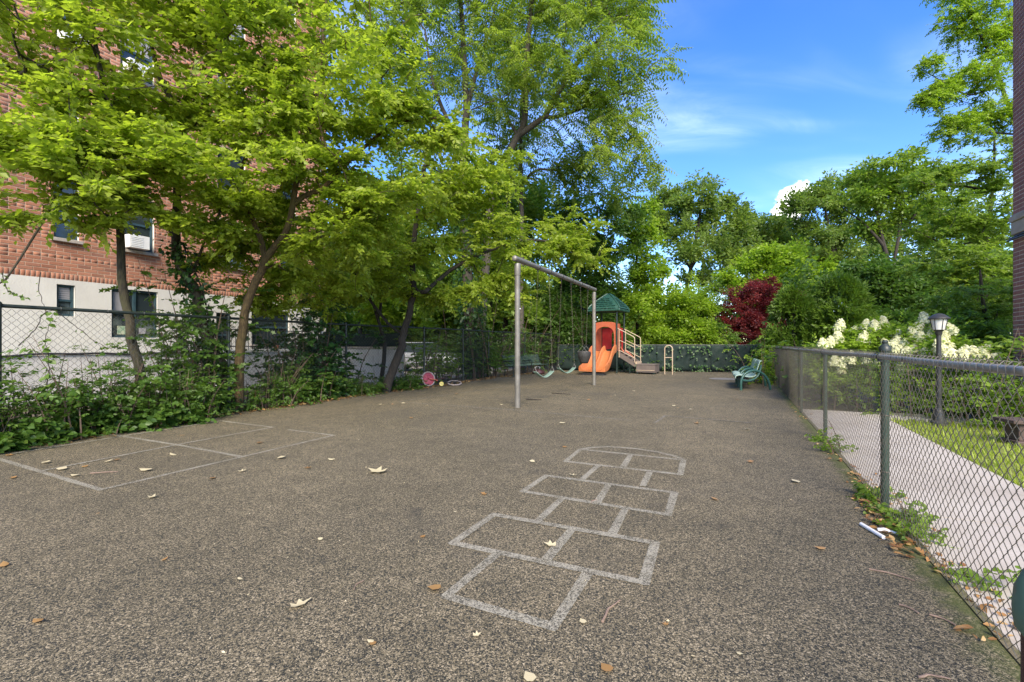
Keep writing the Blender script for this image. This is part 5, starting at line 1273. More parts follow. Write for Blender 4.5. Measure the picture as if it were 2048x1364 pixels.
trB, _ = tree('deciduous_tree', 'dark forked tree wrapped in creeper, left of the two joined trunks', [
    LB(.122, .012, (462, 838, 8.75), (455, 800, 8.75), (430, 706, 8.7), (407, 655, 8.65), (398, 614, 8.6), (386, 573, 8.55), (359, 528, 8.5), (349, 472, 8.4), (356, 366, 8.3), (361, 220, 8.2), (403, 176, 8.1), (432, 128, 8.0), (470, 20, 8.0), (490, -110, 8.0)),
    LB(.05, .02, (361, 222, 8.2), (330, 180, 8.1), (311, 128, 8.0), (290, 20, 8.0)),
    LB(.065, .03, (345, 460, 8.4), (315, 425, 8.3), (285, 402, 8.1), (250, 378, 7.8), (180, 360, 7.2), (90, 350, 6.8)),
    LB(.03, .015, (380, 560, 8.55), (395, 520, 8.4), (415, 465, 8.2))],
    [BB(360, 60, 8.0, 1.9, 1.5, 1.1, 78), BB(480, -30, 8.2, 2.0, 1.6, 1.1, 65), BB(340, 260, 7.6, 1.5, 1.1, .55, 54), BB(250, 330, 7.0, 1.5, 1.0, .4, 44), BB(420, 380, 7.8, 1.2, 1.0, .55, 44), BB(500, 200, 8.2, 1.3, 1.0, .8, 46), BB(440, 470, 8.0, .7, .6, .35, 18), BB(120, 300, 6.9, 1.2, .9, .4, 28)],
    'ovate', L['bright'], MAT['bark'], 22, group=gA, size=.118, per_node=1.9, canon='diamond', ocanon='ovate', shell=.22, cut=cut_wall, objs=100, rt=.0058, ex=.45, step=.26)
trC, _ = tree('deciduous_tree', 'tan-barked tree, right of the two joined trunks by the left fence', [
    LB(.096, .012, (474, 836, 8.8), (476, 800, 8.8), (478, 723, 8.8), (487, 655, 8.75), (492, 621, 8.7), (513, 563, 8.6), (530, 518, 8.5), (560, 482, 8.4), (580, 440, 8.3), (600, 330, 8.2), (635, 180, 8.1), (650, 40, 8.0), (655, -100, 8.0)),
    LB(.055, .02, (533, 512, 8.5), (516, 465, 8.4), (506, 440, 8.3), (482, 352, 8.2), (491, 315, 8.1), (530, 250, 8.0), (545, 120, 8.0)),
    LB(.05, .02, (562, 478, 8.4), (620, 466, 8.6), (700, 430, 8.8), (770, 380, 9.0)),
    LB(.045, .02, (575, 400, 8.3), (641, 380, 8.3), (700, 320, 8.4), (790, 250, 8.7), (880, 235, 8.9))],
    [BB(620, 60, 8.0, 1.9, 1.6, 1.2, 85), BB(690, 220, 8.0, 1.5, 1.3, .9, 72), BB(820, 250, 8.8, 1.1, .9, .55, 46), BB(600, 350, 8.0, 1.5, 1.2, .6, 72), BB(760, 400, 8.6, 1.3, 1.0, .55, 59), BB(680, 490, 8.6, 1.3, .9, .45, 39), BB(540, 230, 8.0, 1.2, 1.0, .9, 52), BB(900, 240, 8.9, .45, .4, .4, 13), BB(590, 545, 9.2, .9, .6, .35, 26), BB(500, 470, 9.3, .8, .6, .5, 30), BB(640, 570, 10, 1.1, .7, .45, 34), BB(540, 600, 9.6, .8, .5, .25, 22), BB(470, 520, 9.0, .8, .5, .45, 26), BB(560, 440, 8.8, .9, .7, .5, 30)],
    'ovate', L['bright'], MAT['bark_tan'], 23, group=gA, size=.120, per_node=1.9, canon='diamond', ocanon='ovate', shell=.22, cut=cut_wall, objs=100, rt=.0058, ex=.45, step=.26)
trD, _ = tree('deciduous_tree', 'dark leaning tree with low spreading leaves, left of the toppled bicycle', [
    LB(.13, .05, (770, 792, 12.4), (772, 785, 12.4), (786, 739, 12.4), (798, 709, 12.4), (805, 690, 12.4), (806, 670, 12.4), (814, 642, 12.35), (823, 606, 12.3), (827, 575, 12.2), (826, 520, 12.1), (835, 430, 12.0), (850, 330, 12.0)),
    LB(.06, .03, (826, 580, 12.2), (852, 583, 12.0), (900, 540, 12.4), (980, 500, 12.9), (1060, 480, 13.4), (1130, 490, 13.9)),
    LB(.04, .02, (805, 672, 12.4), (775, 645, 12.6), (740, 600, 12.8), (700, 540, 13.0))],
    [BB(800, 470, 12, 2.2, 1.6, 1.1, 91), BB(930, 440, 12.4, 2.0, 1.4, 1.2, 96), BB(1070, 470, 13.6, 1.8, .8, 1.0, 85), BB(690, 520, 12.5, 1.4, 1.2, .8, 52), BB(1000, 560, 12.6, 1.3, .8, .6, 52), BB(1150, 500, 14.9, .9, .6, .6, 28), BB(880, 350, 12, 1.6, 1.3, 1.1, 57), BB(770, 560, 12, 1.3, .9, .5, 33), BB(900, 590, 12.2, .8, .6, .35, 20), BB(640, 590, 12.8, 1.4, .8, .6, 40), BB(960, 340, 13, 1.6, 1.2, 1.0, 50), BB(720, 420, 12.4, 1.5, 1.0, 1.0, 46)],
    'ovate', L['bright'], MAT['bark_dark'], 24, group=gA, size=.125, per_node=2.0, canon='diamond', ocanon='ovate', shell=.22, objs=60, rt=.005, step=.32, droop=.15)
tree('deciduous_tree', 'thin dark multi-stemmed tree before the concrete wall', [
    LB(.075, .03, (760, 778, 14.2), (763, 755, 14.2), (769, 690, 14.2), (763, 662, 14.2), (755, 635, 14.2), (747, 610, 14.2), (722, 570, 14.2), (700, 520, 14.2)),
    LB(.05, .02, (757, 640, 14.2), (762, 600, 14.1), (760, 540, 14.0))],
    [BB(690, 500, 14.5, 1.8, 1.4, 1.2, 65), BB(780, 520, 14.5, 1.7, 1.2, 1.2, 57), BB(640, 590, 14.6, 1.2, 1.0, .7, 33)], 'ovate', L['mid'], MAT['bark_dark'], 25, group=gA, size=.14, canon='diamond', per_node=2.2, rt=.005, step=.35)

# tall ailanthus group
tree('ailanthus_tree', 'tallest straight-trunked tree with feathery leaves and ivy-clad foot behind the swings', [
    LB(.27, .06, (948, 770, 18.2), (945, 740, 18.2), (942, 690, 18.2), (938, 600, 18.2), (930, 450, 18.2), (929, 300, 18.2), (932, 200, 18.2), (925, 60, 18.2), (915, -120, 18.2)),
    LB(.10, .03, (929, 330, 18.2), (895, 240, 18.0), (865, 160, 17.6), (850, 60, 17.4)),
    LB(.09, .03, (930, 300, 18.2), (900, 250, 18.4), (830, 180, 18.6), (790, 60, 18.8)),
    LB(.09, .03, (932, 220, 18.2), (960, 120, 18.0), (990, 20, 17.8))],
    [BB(850, 70, 17.8, 3.0, 2.4, 2.4, 135), BB(930, -70, 18, 3.4, 2.6, 2.0, 127), BB(790, 190, 18.2, 1.8, 1.6, 1.5, 63), BB(760, 20, 18.6, 2.4, 2, 2, 76), BB(960, 130, 17.6, 1.8, 1.6, 1.6, 55)],
    'narrow', L['ailanthus'], MAT['bark_grey'], 31, group='feathery trees behind the swings', size=.17, kind='pinnate', canon='narrow', step=.5, rt=.010, per_node=1.7, frac=.5, flat=.5, droop=.3, rise=.3)
tree('ailanthus_tree', 'feathery tree whose thick trunk leans right against the sky', [
    LB(.22, .07, (955, 765, 19.5), (962, 650, 19.4), (975, 480, 19.2), (985, 375, 19.0), (1010, 320, 18.8), (1036, 272, 18.6), (1050, 235, 18.4), (1052, 150, 18.2), (1060, 40, 18.0), (1075, -120, 18)),
    LB(.12, .03, (1038, 270, 18.6), (1090, 232, 18.3), (1120, 180, 18.0), (1160, 120, 17.6), (1220, 60, 17.2)),
    LB(.07, .02, (1085, 238, 18.3), (1130, 230, 17.8), (1200, 200, 17.4), (1280, 180, 17.0)),
    LB(.06, .02, (1040, 268, 18.6), (1010, 230, 18.8), (990, 150, 19))],
    [BB(1130, 70, 17.4, 2.6, 2.2, 2.2, 113), BB(1240, 120, 16.8, 1.9, 1.6, 2.2, 101), BB(1100, -70, 17.6, 3.2, 2.4, 2.0, 113), BB(1240, 280, 16.8, 1.3, 1.2, 1.2, 50), BB(1230, -40, 17, 2.0, 1.8, 1.8, 63), BB(1170, 220, 17.2, 1.4, 1.2, 1.1, 37), BB(1010, 60, 18.6, 1.8, 1.5, 1.6, 42)],
    'narrow', L['ailanthus'], MAT['bark_grey'], 32, group='feathery trees behind the swings', size=.17, kind='pinnate', canon='narrow', step=.5, rt=.010, per_node=1.7, frac=.5, flat=.5, droop=.3, rise=.3)
tree('ailanthus_tree', 'slender upright feathery tree just right of the leaning trunk', [
    LB(.15, .05, (1040, 755, 21.5), (1042, 620, 21.4), (1043, 440, 21.2), (1042, 290, 21), (1046, 180, 20.8), (1070, 60, 20.6))],
    [BB(1090, 230, 20.5, 2.6, 2.0, 1.6, 71), BB(1010, 320, 21, 2.0, 1.6, 1.3, 50), BB(1180, 330, 20.4, 2.2, 1.8, 1.4, 71), BB(1060, 60, 20.6, 2.6, 2.2, 1.8, 58)],
    'narrow', L['ailanthus'], MAT['bark_grey'], 33, group='feathery trees behind the swings', size=.19, kind='pinnate', canon='narrow', step=.55, rt=.010, per_node=1.6, frac=.5, flat=.5, droop=.3, rise=.3)

# middle distance fill
def bushy(name, label, base, top_pts, r0, blobs, mat, seed, size=.15, bark='bark_dark', cat='tree', group=None, canon='diamond', kind='whorl', **k):
    size = size * 1.2
    return tree(name, label, [([low(base)] + top_pts, r0, r0 * .35)], blobs, canon, L[mat], MAT[bark], seed, cat=cat, group=group, size=size, kind=kind, canon=canon, **{**dict(step=.5, rt=.009, per_node=2.0, frac=.3, flat=.5), **k})
bushy('leafy_tree', 'dense dark green tree directly behind the front swing post', W(1010, 740, 24), [W(1010, 600, 24), W(1005, 450, 24)], .16,
      [BB(1000, 480, 23.5, 2.6, 2, 2.0, 67), BB(930, 420, 24, 2.2, 2, 2.0, 54), BB(1090, 430, 24, 2.2, 2, 1.8, 59), BB(1000, 600, 23, 2.6, 1.5, 1.0, 54), BB(860, 560, 24, 2.2, 1.5, 1.6, 54)], 'mid', 41, .17, group='trees beyond the left fence')
bushy('leafy_tree', 'dark green tree rising behind the slide roof', W(1190, 735, 25.5), [W(1190, 560, 25.5), W(1195, 420, 25.5)], .16,
      [BB(1195, 470, 25, 2.2, 2, 2.2, 81), BB(1130, 560, 24.5, 2.0, 1.6, 1.8, 62), BB(1210, 590, 24.5, 1.6, 1.4, 1.4, 40), BB(1100, 640, 24.2, 1.6, 1.2, 1.0, 40)], 'deep', 42, .16, group='trees beyond the left fence')
bushy('leafy_tree', 'yellow-green tree seen under the branches beyond the left yard', W(720, 725, 30), [W(720, 620, 30), W(725, 520, 30)], .18,
      [BB(720, 560, 30, 3.5, 2.5, 2.8, 81), BB(820, 580, 30, 3, 2.4, 2.5, 67), BB(640, 560, 30, 2.6, 2.2, 2.4, 54), BB(760, 450, 31, 4, 3, 3, 81)], 'lime', 43, .22, step=.7, group='trees beyond the left fence')
bushy('leafy_tree', 'broad mid-green tree far behind the ivy-clad trunk', W(900, 718, 36), [W(900, 600, 36), W(905, 480, 36)], .2,
      [BB(880, 480, 36, 4.5, 3, 4, 94), BB(970, 420, 38, 4, 3, 4, 81), BB(790, 380, 38, 4, 3, 4, 67), BB(880, 610, 34, 4, 2.4, 2.6, 67)], 'mid', 44, .25, step=.8, rt=.012, group='trees beyond the left fence')
bushy('leafy_tree', 'bright lime tree with upright crown right behind the slide', W(1275, 735, 26.5), [W(1275, 600, 26.5), W(1272, 460, 26.5)], .13,
      [BB(1275, 440, 26, 1.2, 1.2, 1.5, 54), BB(1280, 520, 25.8, 1.5, 1.4, 1.4, 75), BB(1270, 610, 25.6, 1.7, 1.5, 1.4, 81), BB(1320, 650, 25, 1.2, 1.0, 1.0, 45)], 'lime', 45, .14, group='trees behind the green screen')
bushy('leafy_shrub', 'lime green shrub over the green screen, right of the play stairs', W(1370, 738, 24.5), [W(1370, 690, 24.5), W(1368, 620, 24.5)], .06,
      [BB(1365, 610, 24.2, 1.2, 1.0, 1.0, 59), BB(1400, 590, 25, 1.0, .9, 1.1, 48), BB(1340, 670, 23.8, 1.1, .8, .6, 45), BB(1400, 670, 23.8, 1.0, .8, .6, 37)], 'lime', 46, .12, cat='shrub', group='trees behind the green screen')
bushy('leafy_shrub', 'loose green shrub left of the red maple', W(1435, 738, 25), [W(1435, 690, 25), W(1430, 620, 25)], .05,
      [BB(1425, 600, 25.5, .9, .8, 1.0, 45), BB(1440, 670, 24.2, 1.0, .7, .6, 40)], 'cedar', 47, .13, cat='shrub', kind='alt', canon='narrow', group='trees behind the green screen')
bushy('red_maple', 'dark red leaved maple behind the green screen', W(1515, 738, 26), [W(1513, 700, 26), W(1505, 650, 26)], .09,
      [BB(1505, 605, 26, 2.1, 1.4, 1.2, 150), BB(1468, 645, 25.4, 1.1, 1.0, 1.0, 90), BB(1535, 650, 25.6, 1.2, 1.0, 1.1, 96), BB(1590, 590, 26.5, .6, .5, .4, 14), BB(1480, 680, 25.2, 1.3, .9, .6, 50), BB(1545, 690, 25.4, 1.0, .8, .5, 30), BB(1535, 575, 26.4, 1.0, .8, .5, 27)], 'red', 48, .085, canon='diamond', flat=.5, per_node=2.6, shell=.2)
# evergreen arborvitae: layered fans
def evergreen(name, label, base, h, rx, seed, mat='cedar', size=.16, lobes=4, n=5200):
    r = np.random.default_rng(seed); base = low(base, -.05); root = thing(name, label, 'evergreen', tuple(base * (1, 1, 0)))
    MB().tube([base, base + (0, 0, h * .5), base + (0, 0, h * .9)], [.10, .07, .02], 8).build('trunk', MAT['bark_dark'], root, smooth=True)
    P = []; D = []; U = []; Cl = []
    cl_ = [(r.uniform(0, 6.283), r.uniform(.15, .95), r.uniform(.8, 1.15)) for _ in range(60)]
    for i in range(n):
        a, f, k = cl_[r.integers(60)]; a += r.normal(0, .28); f = np.clip(f + r.normal(0, .06), .02, 1)
        rad = rx * k * math.sin(math.pi * min(1, (f * .86 + .10))) ** .75 * r.uniform(.62, 1.04)
        d = np.array((math.cos(a), math.sin(a), r.uniform(-.5, .9))) + r.normal(0, .45, 3); P.append(base + (math.cos(a) * rad, math.sin(a) * rad, f * h)); D.append(d); U.append((-math.sin(a) + r.normal(0, .5), math.cos(a) + r.normal(0, .5), r.normal(0, .5))); Cl.append(np.clip(k - .5 + r.normal(0, .1), 0, 1))
    M, T, v = place_sprays('fan', size, np.array(P), np.array(D), np.array(U, float), r.uniform(.7, 1.2, n), r, np.array(Cl)); leaf_mesh('crown', M, T, v, 'narrow', L[mat], root); STAT.append((name, 0, len(M)))
    return root
evergreen('evergreen_shrub', 'rounded dark evergreen, left of the pair beyond the right fence', W(1588, 745, 18.5), 3.5, .86, 51, n=2300, size=.16)
evergreen('evergreen_shrub', 'taller rounded evergreen, right of the pair beyond the right fence', W(1675, 750, 18.0), 3.9, 1.25, 52, n=2600, size=.165)
evergreen('evergreen_shrub', 'low dark yew filling the corner behind the green bench', W(1530, 750, 21.6), 1.35, .9, 53, 'deep', n=1500, size=.15)

# far trees
gF = 'tall trees standing beyond the park'
def far(label, u, vb, Y, limbs, blobs, mat, seed, size=.22, **k):
    size = size * 1.22
    return tree('tall_tree', label, [([low(W(u, 700, Y))] + [W(*p, Y) for p in limbs[0][1]], limbs[0][0], limbs[0][0] * .3)] + [([W(*p, Y + q) for p in pts], r_, r_ * .3) for r_, pts, q in limbs[1:]],
                blobs, 'diamond', L[mat], MAT['bark_dark'], seed, group=gF, size=size, kind='whorl', canon='diamond', **{**dict(step=.7, rt=.014, per_node=2.0, frac=.35, flat=.4, rise=.25), **k})
far('tall open-crowned tree, leftmost above the slide, dark limbs showing', 1375, 720, 40, [(.28, [(1372, 600), (1385, 520), (1400, 430), (1405, 370)]), (.14, [(1385, 530), (1430, 460), (1470, 430)], 0), (.14, [(1380, 540), (1350, 470), (1330, 420)], 0)],
    [BB(1395, 395, 40, 2.6, 2.4, 1.8, 61), BB(1350, 440, 40, 2.2, 2, 2.0, 56), BB(1440, 440, 40, 2.4, 2.2, 2.0, 61), BB(1400, 520, 39, 3.4, 2.6, 2.0, 70), BB(1470, 500, 40, 2.0, 1.8, 1.6, 36), BB(1320, 380, 41, 1.4, 1.2, 1.2, 16)], 'far', 61)
far('tree in the low dip of the skyline above the red maple', 1535, 715, 48, [(.28, [(1535, 600), (1532, 500), (1530, 450)])],
    [BB(1530, 465, 48, 2.8, 2.4, 1.8, 56), BB(1490, 500, 48, 2.6, 2.2, 2.4, 56), BB(1575, 470, 49, 2.4, 2.2, 2.0, 47), BB(1530, 560, 47, 4, 3, 3, 70)], 'far', 62, .25)
far('lighter green rounded tree above the red maple', 1545, 725, 33, [(.2, [(1545, 640), (1550, 560)])],
    [BB(1550, 530, 33, 2.4, 2, 1.3, 78), BB(1500, 555, 33, 1.8, 1.6, 1.2, 56), BB(1600, 555, 33, 2.0, 1.8, 1.3, 61), BB(1560, 600, 32, 3.2, 2, 1.3, 70)], 'lime', 63, .19)
far('dark-limbed tree rising beside the white cloud', 1660, 715, 42, [(.26, [(1660, 600), (1665, 500), (1650, 420)]), (.12, [(1665, 510), (1700, 440), (1720, 390)], 0), (.12, [(1663, 520), (1630, 450), (1620, 420)], 0)],
    [BB(1640, 420, 42, 2.6, 2.2, 1.9, 64), BB(1690, 385, 42, 2.2, 2, 1.6, 56), BB(1640, 490, 41, 2.8, 2.4, 1.8, 64), BB(1720, 470, 42, 2.6, 2.2, 2.2, 61), BB(1600, 540, 43, 2.4, 2, 2.4, 47)], 'far', 64, .22)
far('broad tree with bare forking trunk above the hydrangeas', 1785, 720, 31, [(.30, [(1785, 640), (1784, 560), (1790, 510)]), (.16, [(1785, 555), (1765, 480), (1750, 410), (1735, 360)], 0), (.16, [(1790, 515), (1800, 450), (1795, 370)], 0), (.12, [(1795, 480), (1830, 430), (1860, 390)], 0), (.10, [(1768, 490), (1720, 440), (1690, 420)], 0)],
    [BB(1770, 350, 31, 2.6, 2.2, 1.1, 84), BB(1840, 365, 31, 2.2, 2, 1.2, 70), BB(1715, 400, 31, 1.5, 1.4, .9, 33), BB(1870, 430, 31, 1.8, 1.6, 1.4, 50), BB(1800, 420, 31, 2.0, 1.8, .9, 30), BB(1730, 470, 31.5, 1.2, 1, .8, 19)], 'mid', 65, .17, step=.5, rt=.011)
far('dark green tree mass below the forking trunk', 1745, 725, 25, [(.16, [(1745, 660), (1750, 590)])],
    [BB(1740, 560, 25.5, 1.5, 1.4, 1.2, 70), BB(1800, 610, 24.5, 1.6, 1.3, 1.4, 78), BB(1760, 650, 23.5, 1.8, 1.2, .9, 70), BB(1850, 590, 25, 1.5, 1.2, 1.4, 61), BB(1690, 570, 27, 1.3, 1.2, 1.2, 42)], 'deep', 66, .15, step=.45, rt=.008)
far('dark backdrop tree between the cloud and the forking trunk', 1700, 712, 52, [(.3, [(1700, 600), (1700, 500)])],
    [BB(1680, 530, 52, 5, 3, 4, 84), BB(1800, 520, 52, 5, 3, 4, 84), BB(1900, 480, 50, 5, 3, 5, 84)], 'far', 67, .30, step=1.0)
tree('tall_tree', 'leafy tree filling the right side before the brick corner', [([low(W(1965, 720, 17.5)), W(1968, 640, 17.5), W(1972, 500, 17.5), W(1985, 380, 17.5), W(1990, 250, 17.5)], .11, .03),
     ([W(1985, 385, 17.5), W(1930, 372, 17.2), W(1850, 368, 16.8)], .05, .02), ([W(1975, 480, 17.5), W(1900, 490, 17.0), W(1850, 470, 16.6)], .05, .02)],
     [BB(1900, 350, 17, 1.3, 1.2, .6, 56), BB(1970, 330, 17, 1.3, 1.3, .9, 61), BB(1890, 430, 16.8, 1.4, 1.2, .7, 70), BB(1970, 440, 16.6, 1.4, 1.2, .9, 75), BB(1910, 530, 16.4, 1.5, 1.2, .8, 78), BB(1990, 560, 16, 1.3, 1.1, .9, 70), BB(1960, 250, 17.2, 1.2, 1.1, .7, 28), BB(2060, 400, 17, 1.6, 1.4, 2.0, 61)],
     'ovate', L['mid'], MAT['bark_dark'], 68, group=gF, size=.12, kind='alt', canon='diamond', step=.4, rt=.006, per_node=2.2, frac=.25)
tree('tall_tree', 'airy leafy boughs of a tall tree against the sky at the upper right', [([low(W(2085, 720, 13.5)), W(2085, 500, 13.5), W(2062, 310, 13.4), W(2025, 235, 13.3), W(1985, 120, 13.2), W(1925, 0, 13.0), W(1890, -90, 13)], .10, .012),
     ([W(2000, 165, 13.2), W(1940, 190, 13.0), W(1880, 160, 12.8), W(1830, 130, 12.7)], .025, .01), ([W(2045, 270, 13.3), W(1960, 260, 13.0), W(1880, 230, 12.8)], .03, .01)],
     [BB(1950, 40, 13, 1.02, 0.96, 0.88, 181), BB(1950, 150, 13, 0.90, 0.84, 0.56, 156), BB(1880, 190, 12.8, 0.72, 0.60, 0.44, 87), BB(1850, 130, 12.7, 0.36, 0.36, 0.31, 29), BB(1990, 230, 13.2, 0.72, 0.60, 0.50, 101), BB(1920, 250, 12.9, 0.72, 0.60, 0.38, 87), BB(2000, 70, 13.2, 0.72, 0.72, 0.75, 113), BB(1905, -20, 13, 0.60, 0.60, 0.50, 68)],
     'ovate', L['lime'], MAT['bark_dark'], 69, group=gF, size=.075, kind='alt', canon='diamond', step=.22, rt=.0034, shell=.05, per_node=1.4, frac=.3, flat=.5, droop=.2)
tree('dogwood', 'layered dogwood-like shrub tree with pale blossoms left of the brick corner', [([low(W(1975, 745, 11.5)), W(1975, 680, 11.5), W(1965, 600, 11.5), W(1960, 540, 11.5)], .07, .03)],
     [BB(1950, 600, 11.4, .95, .8, .45, 70), BB(1910, 660, 11.2, .75, .7, .4, 56), BB(1985, 680, 11.2, .7, .7, .45, 64), BB(1990, 590, 11.6, .7, .6, .5, 47), BB(1945, 730, 11, .7, .5, .3, 42), BB(2030, 640, 11.6, .7, .7, .7, 47)],
     'ovate', L['mid'], MAT['bark'], 70, size=.085, kind='alt', canon='ovate', step=.22, rt=.004, per_node=1.6, frac=.2, flat=.95)

# woodland closing the view far behind everything
n = 3400; r = np.random.default_rng(8); az = r.uniform(-.95, 1.0, n); dist = r.uniform(58, 75, n); P = np.column_stack([np.sin(az) * dist, np.cos(az) * dist, np.zeros(n)])
hh = 6.5 + 3.5 * np.sin(az * 7 + 1) + 2.0 * np.sin(az * 17) + 1.5 * np.sin(az * 41) + np.where(az < .05, 3.0, 0); P[:, 2] = np.abs(r.uniform(0, 1, n)) ** .8 * hh
D = r.normal(0, 1, (n, 3)); D[:, 1] -= .6; U = np.column_stack([r.normal(0, .5, (n, 2)), np.ones(n)])
M, T, v = place_sprays('whorl', .62, P, D, U, r.uniform(.8, 1.4, n), r, .5 + .5 * np.sin(az * 23) * r.uniform(.3, 1, n)); tag(leaf_mesh('far_woodland', M, T, v.clip(0, 1), 'diamond', L['far']), 'far-off belt of woodland closing the view', 'woodland', kind='stuff')

n = 3000; r = np.random.default_rng(9); f = r.uniform(0, 1, n); P = np.column_stack([-17 + 32 * f, 33.5 + 3 * np.sin(f * 9) + r.normal(0, .8, n), r.uniform(0, 1, n) ** .9 * (4.4 + 1.2 * np.sin(f * 31) + .8 * np.sin(f * 67))])
D = r.normal(0, 1, (n, 3)); D[:, 1] -= .8; M, T, v = place_sprays('whorl', .34, P, D, np.column_stack([r.normal(0, .5, (n, 2)), np.ones(n)]), r.uniform(.8, 1.3, n), r, .5 + .4 * np.sin(f * 40)); tag(leaf_mesh('hedge_belt', M, T, v.clip(0, 1), 'diamond', L['mid']), 'green undergrowth beyond the yard, filling the view under the trees', 'undergrowth', kind='stuff')
n = 1500; r = np.random.default_rng(10); f = r.uniform(0, 1, n); P = np.column_stack([17 + 20 * f, 28 - 8 * f + r.normal(0, .8, n), r.uniform(0, 1, n) ** .9 * (4.8 + 1.2 * np.sin(f * 31) + .8 * np.sin(f * 67))])
D = r.normal(0, 1, (n, 3)); D[:, 1] -= .8; M, T, v = place_sprays('whorl', .30, P, D, np.column_stack([r.normal(0, .5, (n, 2)), np.ones(n)]), r.uniform(.8, 1.3, n), r, .5 + .4 * np.sin(f * 40)); tag(leaf_mesh('hedge_belt', M, T, v.clip(0, 1), 'diamond', L['deep']), 'dark undergrowth at the right, filling the view behind the hydrangeas', 'undergrowth', kind='stuff')
# ------------------------------------------------------------------ hedge-like growth behind the swings along the left fence
def thicket(name, label, pts, h, w, mat, seed, n, size=.1, kind='alt', canon='ovate', cat='shrub', group=None, stems=10, top=None, big=0):
    r = np.random.default_rng(seed); pts = np.array(pts, float); c = pts.mean(0); root = thing(name, label, cat, (c[0], c[1], 0), group); mb = MB()
    P, D, U, Cl = [], [], [], []
    for s in range(stems):
        f = r.uniform(0, len(pts) - 1); i = int(f); b = pts[i] + (pts[min(i + 1, len(pts) - 1)] - pts[i]) * (f - i); b = np.array((*(b + r.normal(0, w * .35, 2)), -.05))
        hs_ = h * (r.uniform(.5, 1.0) if s % 5 else r.uniform(1.0, 1.4)); lean = r.normal(0, .22, 2) * hs_; q = [b, b + (*(lean * .3), hs_ * .5), b + (*lean, hs_)]; q = resample(q, .12)
        mb.tube(q, np.linspace(.009 + .006 * h, .003, len(q)), 4, cap=False); cl = r.uniform(.1, .9); m = max(4, int(n / stems))
        ff = r.uniform(.12, 1, m) ** .8; ix = (ff * (len(q) - 1)).astype(int); a = r.uniform(0, 6.283, m)
        rad = w * .5 * r.uniform(.05, 1, m) * np.sin(np.clip(ff, 0, 1) * 2.6 + .35)
        P.append(q[ix] + np.column_stack([np.cos(a) * rad, np.sin(a) * rad, r.normal(0, .05, m)])); D.append(np.column_stack([np.cos(a), np.sin(a), r.uniform(-.3, .6, m)])); U.append(np.column_stack([r.normal(0, .4, (m, 2)), np.ones(m)])); Cl.append(np.full(m, cl))
    P, D, U, Cl = map(np.concatenate, (P, D, U, Cl)); mb.build('stems', MAT['twig'], root, kind='stuff')
    if (P[:, 2] < .02).any(): P[:, 2] = np.maximum(P[:, 2], .03)
    M, T, v = place_sprays(kind, size, P, D, U, r.uniform(.6, 1.1, len(P)), r, Cl)
    if big:
        k = big_leaf_split(M, T, v, big); leaf_objects(M[k], T[k], canon, L[mat], root); M, T, v = M[~k], T[~k], v[~k]
    leaf_mesh('foliage', M, T, v, canon, L[mat], root); STAT.append((name, 0, len(M))); return root
LFp = lambda y, d=0.: np.array((np.interp(y, [p[1] for p in LF], [p[0] for p in LF]) + d, y))
gW = 'weeds along the foot of the left fence'
for k, (y0, y1, h, d, lab) in enumerate(((3.6, 5.0, .95, .0, 'weedy shrub at the far left edge of the photo'), (5.0, 5.9, 1.05, .0, 'weeds by the fence below the small base window'), (5.9, 6.7, 1.0, -.05, 'weeds by the fence just left of the slim leaning tree'), (6.7, 7.5, .95, .0, 'weeds hugging the foot of the slim leaning tree'),
                                         (7.5, 8.5, .85, .05, 'weeds between the slim tree and the joined trunks'), (9.0, 10.0, .75, -.05, 'weeds just right of the joined trunks'), (10.0, 11.2, .7, -.05, 'weeds left of the fence post beyond the joined trunks'), (11.2, 12.4, .55, -.1, 'low weeds before the concrete wall'), (12.4, 13.8, .45, -.15, 'low weeds left of the toppled bicycle'))):
    thicket('weed_clump', lab, [LFp(y, d) for y in np.linspace(y0, y1, 5)], h, .55, 'weed', 100 + k, int(330 * (y1 - y0)), .075 if k % 2 else .085, 'alt', 'ovate' if k % 3 else 'broad', 'weeds', gW, stems=int(26 * (y1 - y0)), big=24 if k < 6 else 0)
for k, (y, lab) in enumerate(((4.9, 'tall wispy weed plume left of the small base window'), (5.6, 'tall wispy weed plume below the small base window'), (6.3, 'tall wispy weed plume between small and wide base windows'), (6.95, 'tall wispy weed plume left against the slim tree'), (8.05, 'tall wispy weed plume right of the slim tree'), (9.6, 'tall wispy weed plume right of the joined trunks'))):
    thicket('tall_weed', lab, [LFp(y, -.1), LFp(y + .4, -.1)], 1.15, .16, 'weed', 170 + k, 190, .05, 'alt', 'narrow', 'weeds', gW, stems=15)
thicket('broadleaf_weed', 'low broad-leaved weeds spilling on the rubber at the lower left', [LFp(y, .22) for y in np.linspace(3.8, 7.8, 6)], .38, .45, 'weed', 120, 520, .12, 'alt', 'broad', 'weeds', gW, stems=60, big=50)
thicket('creeper', 'broad-leaved creeper curtain between the slim tree and the joined trunks', [W(360, 700, 8.4)[:2], W(410, 700, 8.6)[:2]], 2.1, .75, 'weed', 121, 420, .13, 'alt', 'lobed', 'creeper', None, stems=26, big=50)
thicket('wild_shrub', 'dense dark shrub behind the fence between the joined trunks and next post', [W(560, 700, 10.6)[:2], W(620, 700, 11.2)[:2], W(670, 700, 11.9)[:2]], 1.85, 1.0, 'ivy', 122, 620, .12, 'alt', 'broad', 'shrub', None, stems=34)
thicket('wild_shrub', 'leafy shrub behind the fence, right of the concrete wall', [LFp(14.6, -.9), LFp(16.5, -.8)], 1.7, .9, 'mid', 123, 340, .11, 'alt', 'ovate', 'shrub', None, stems=24)
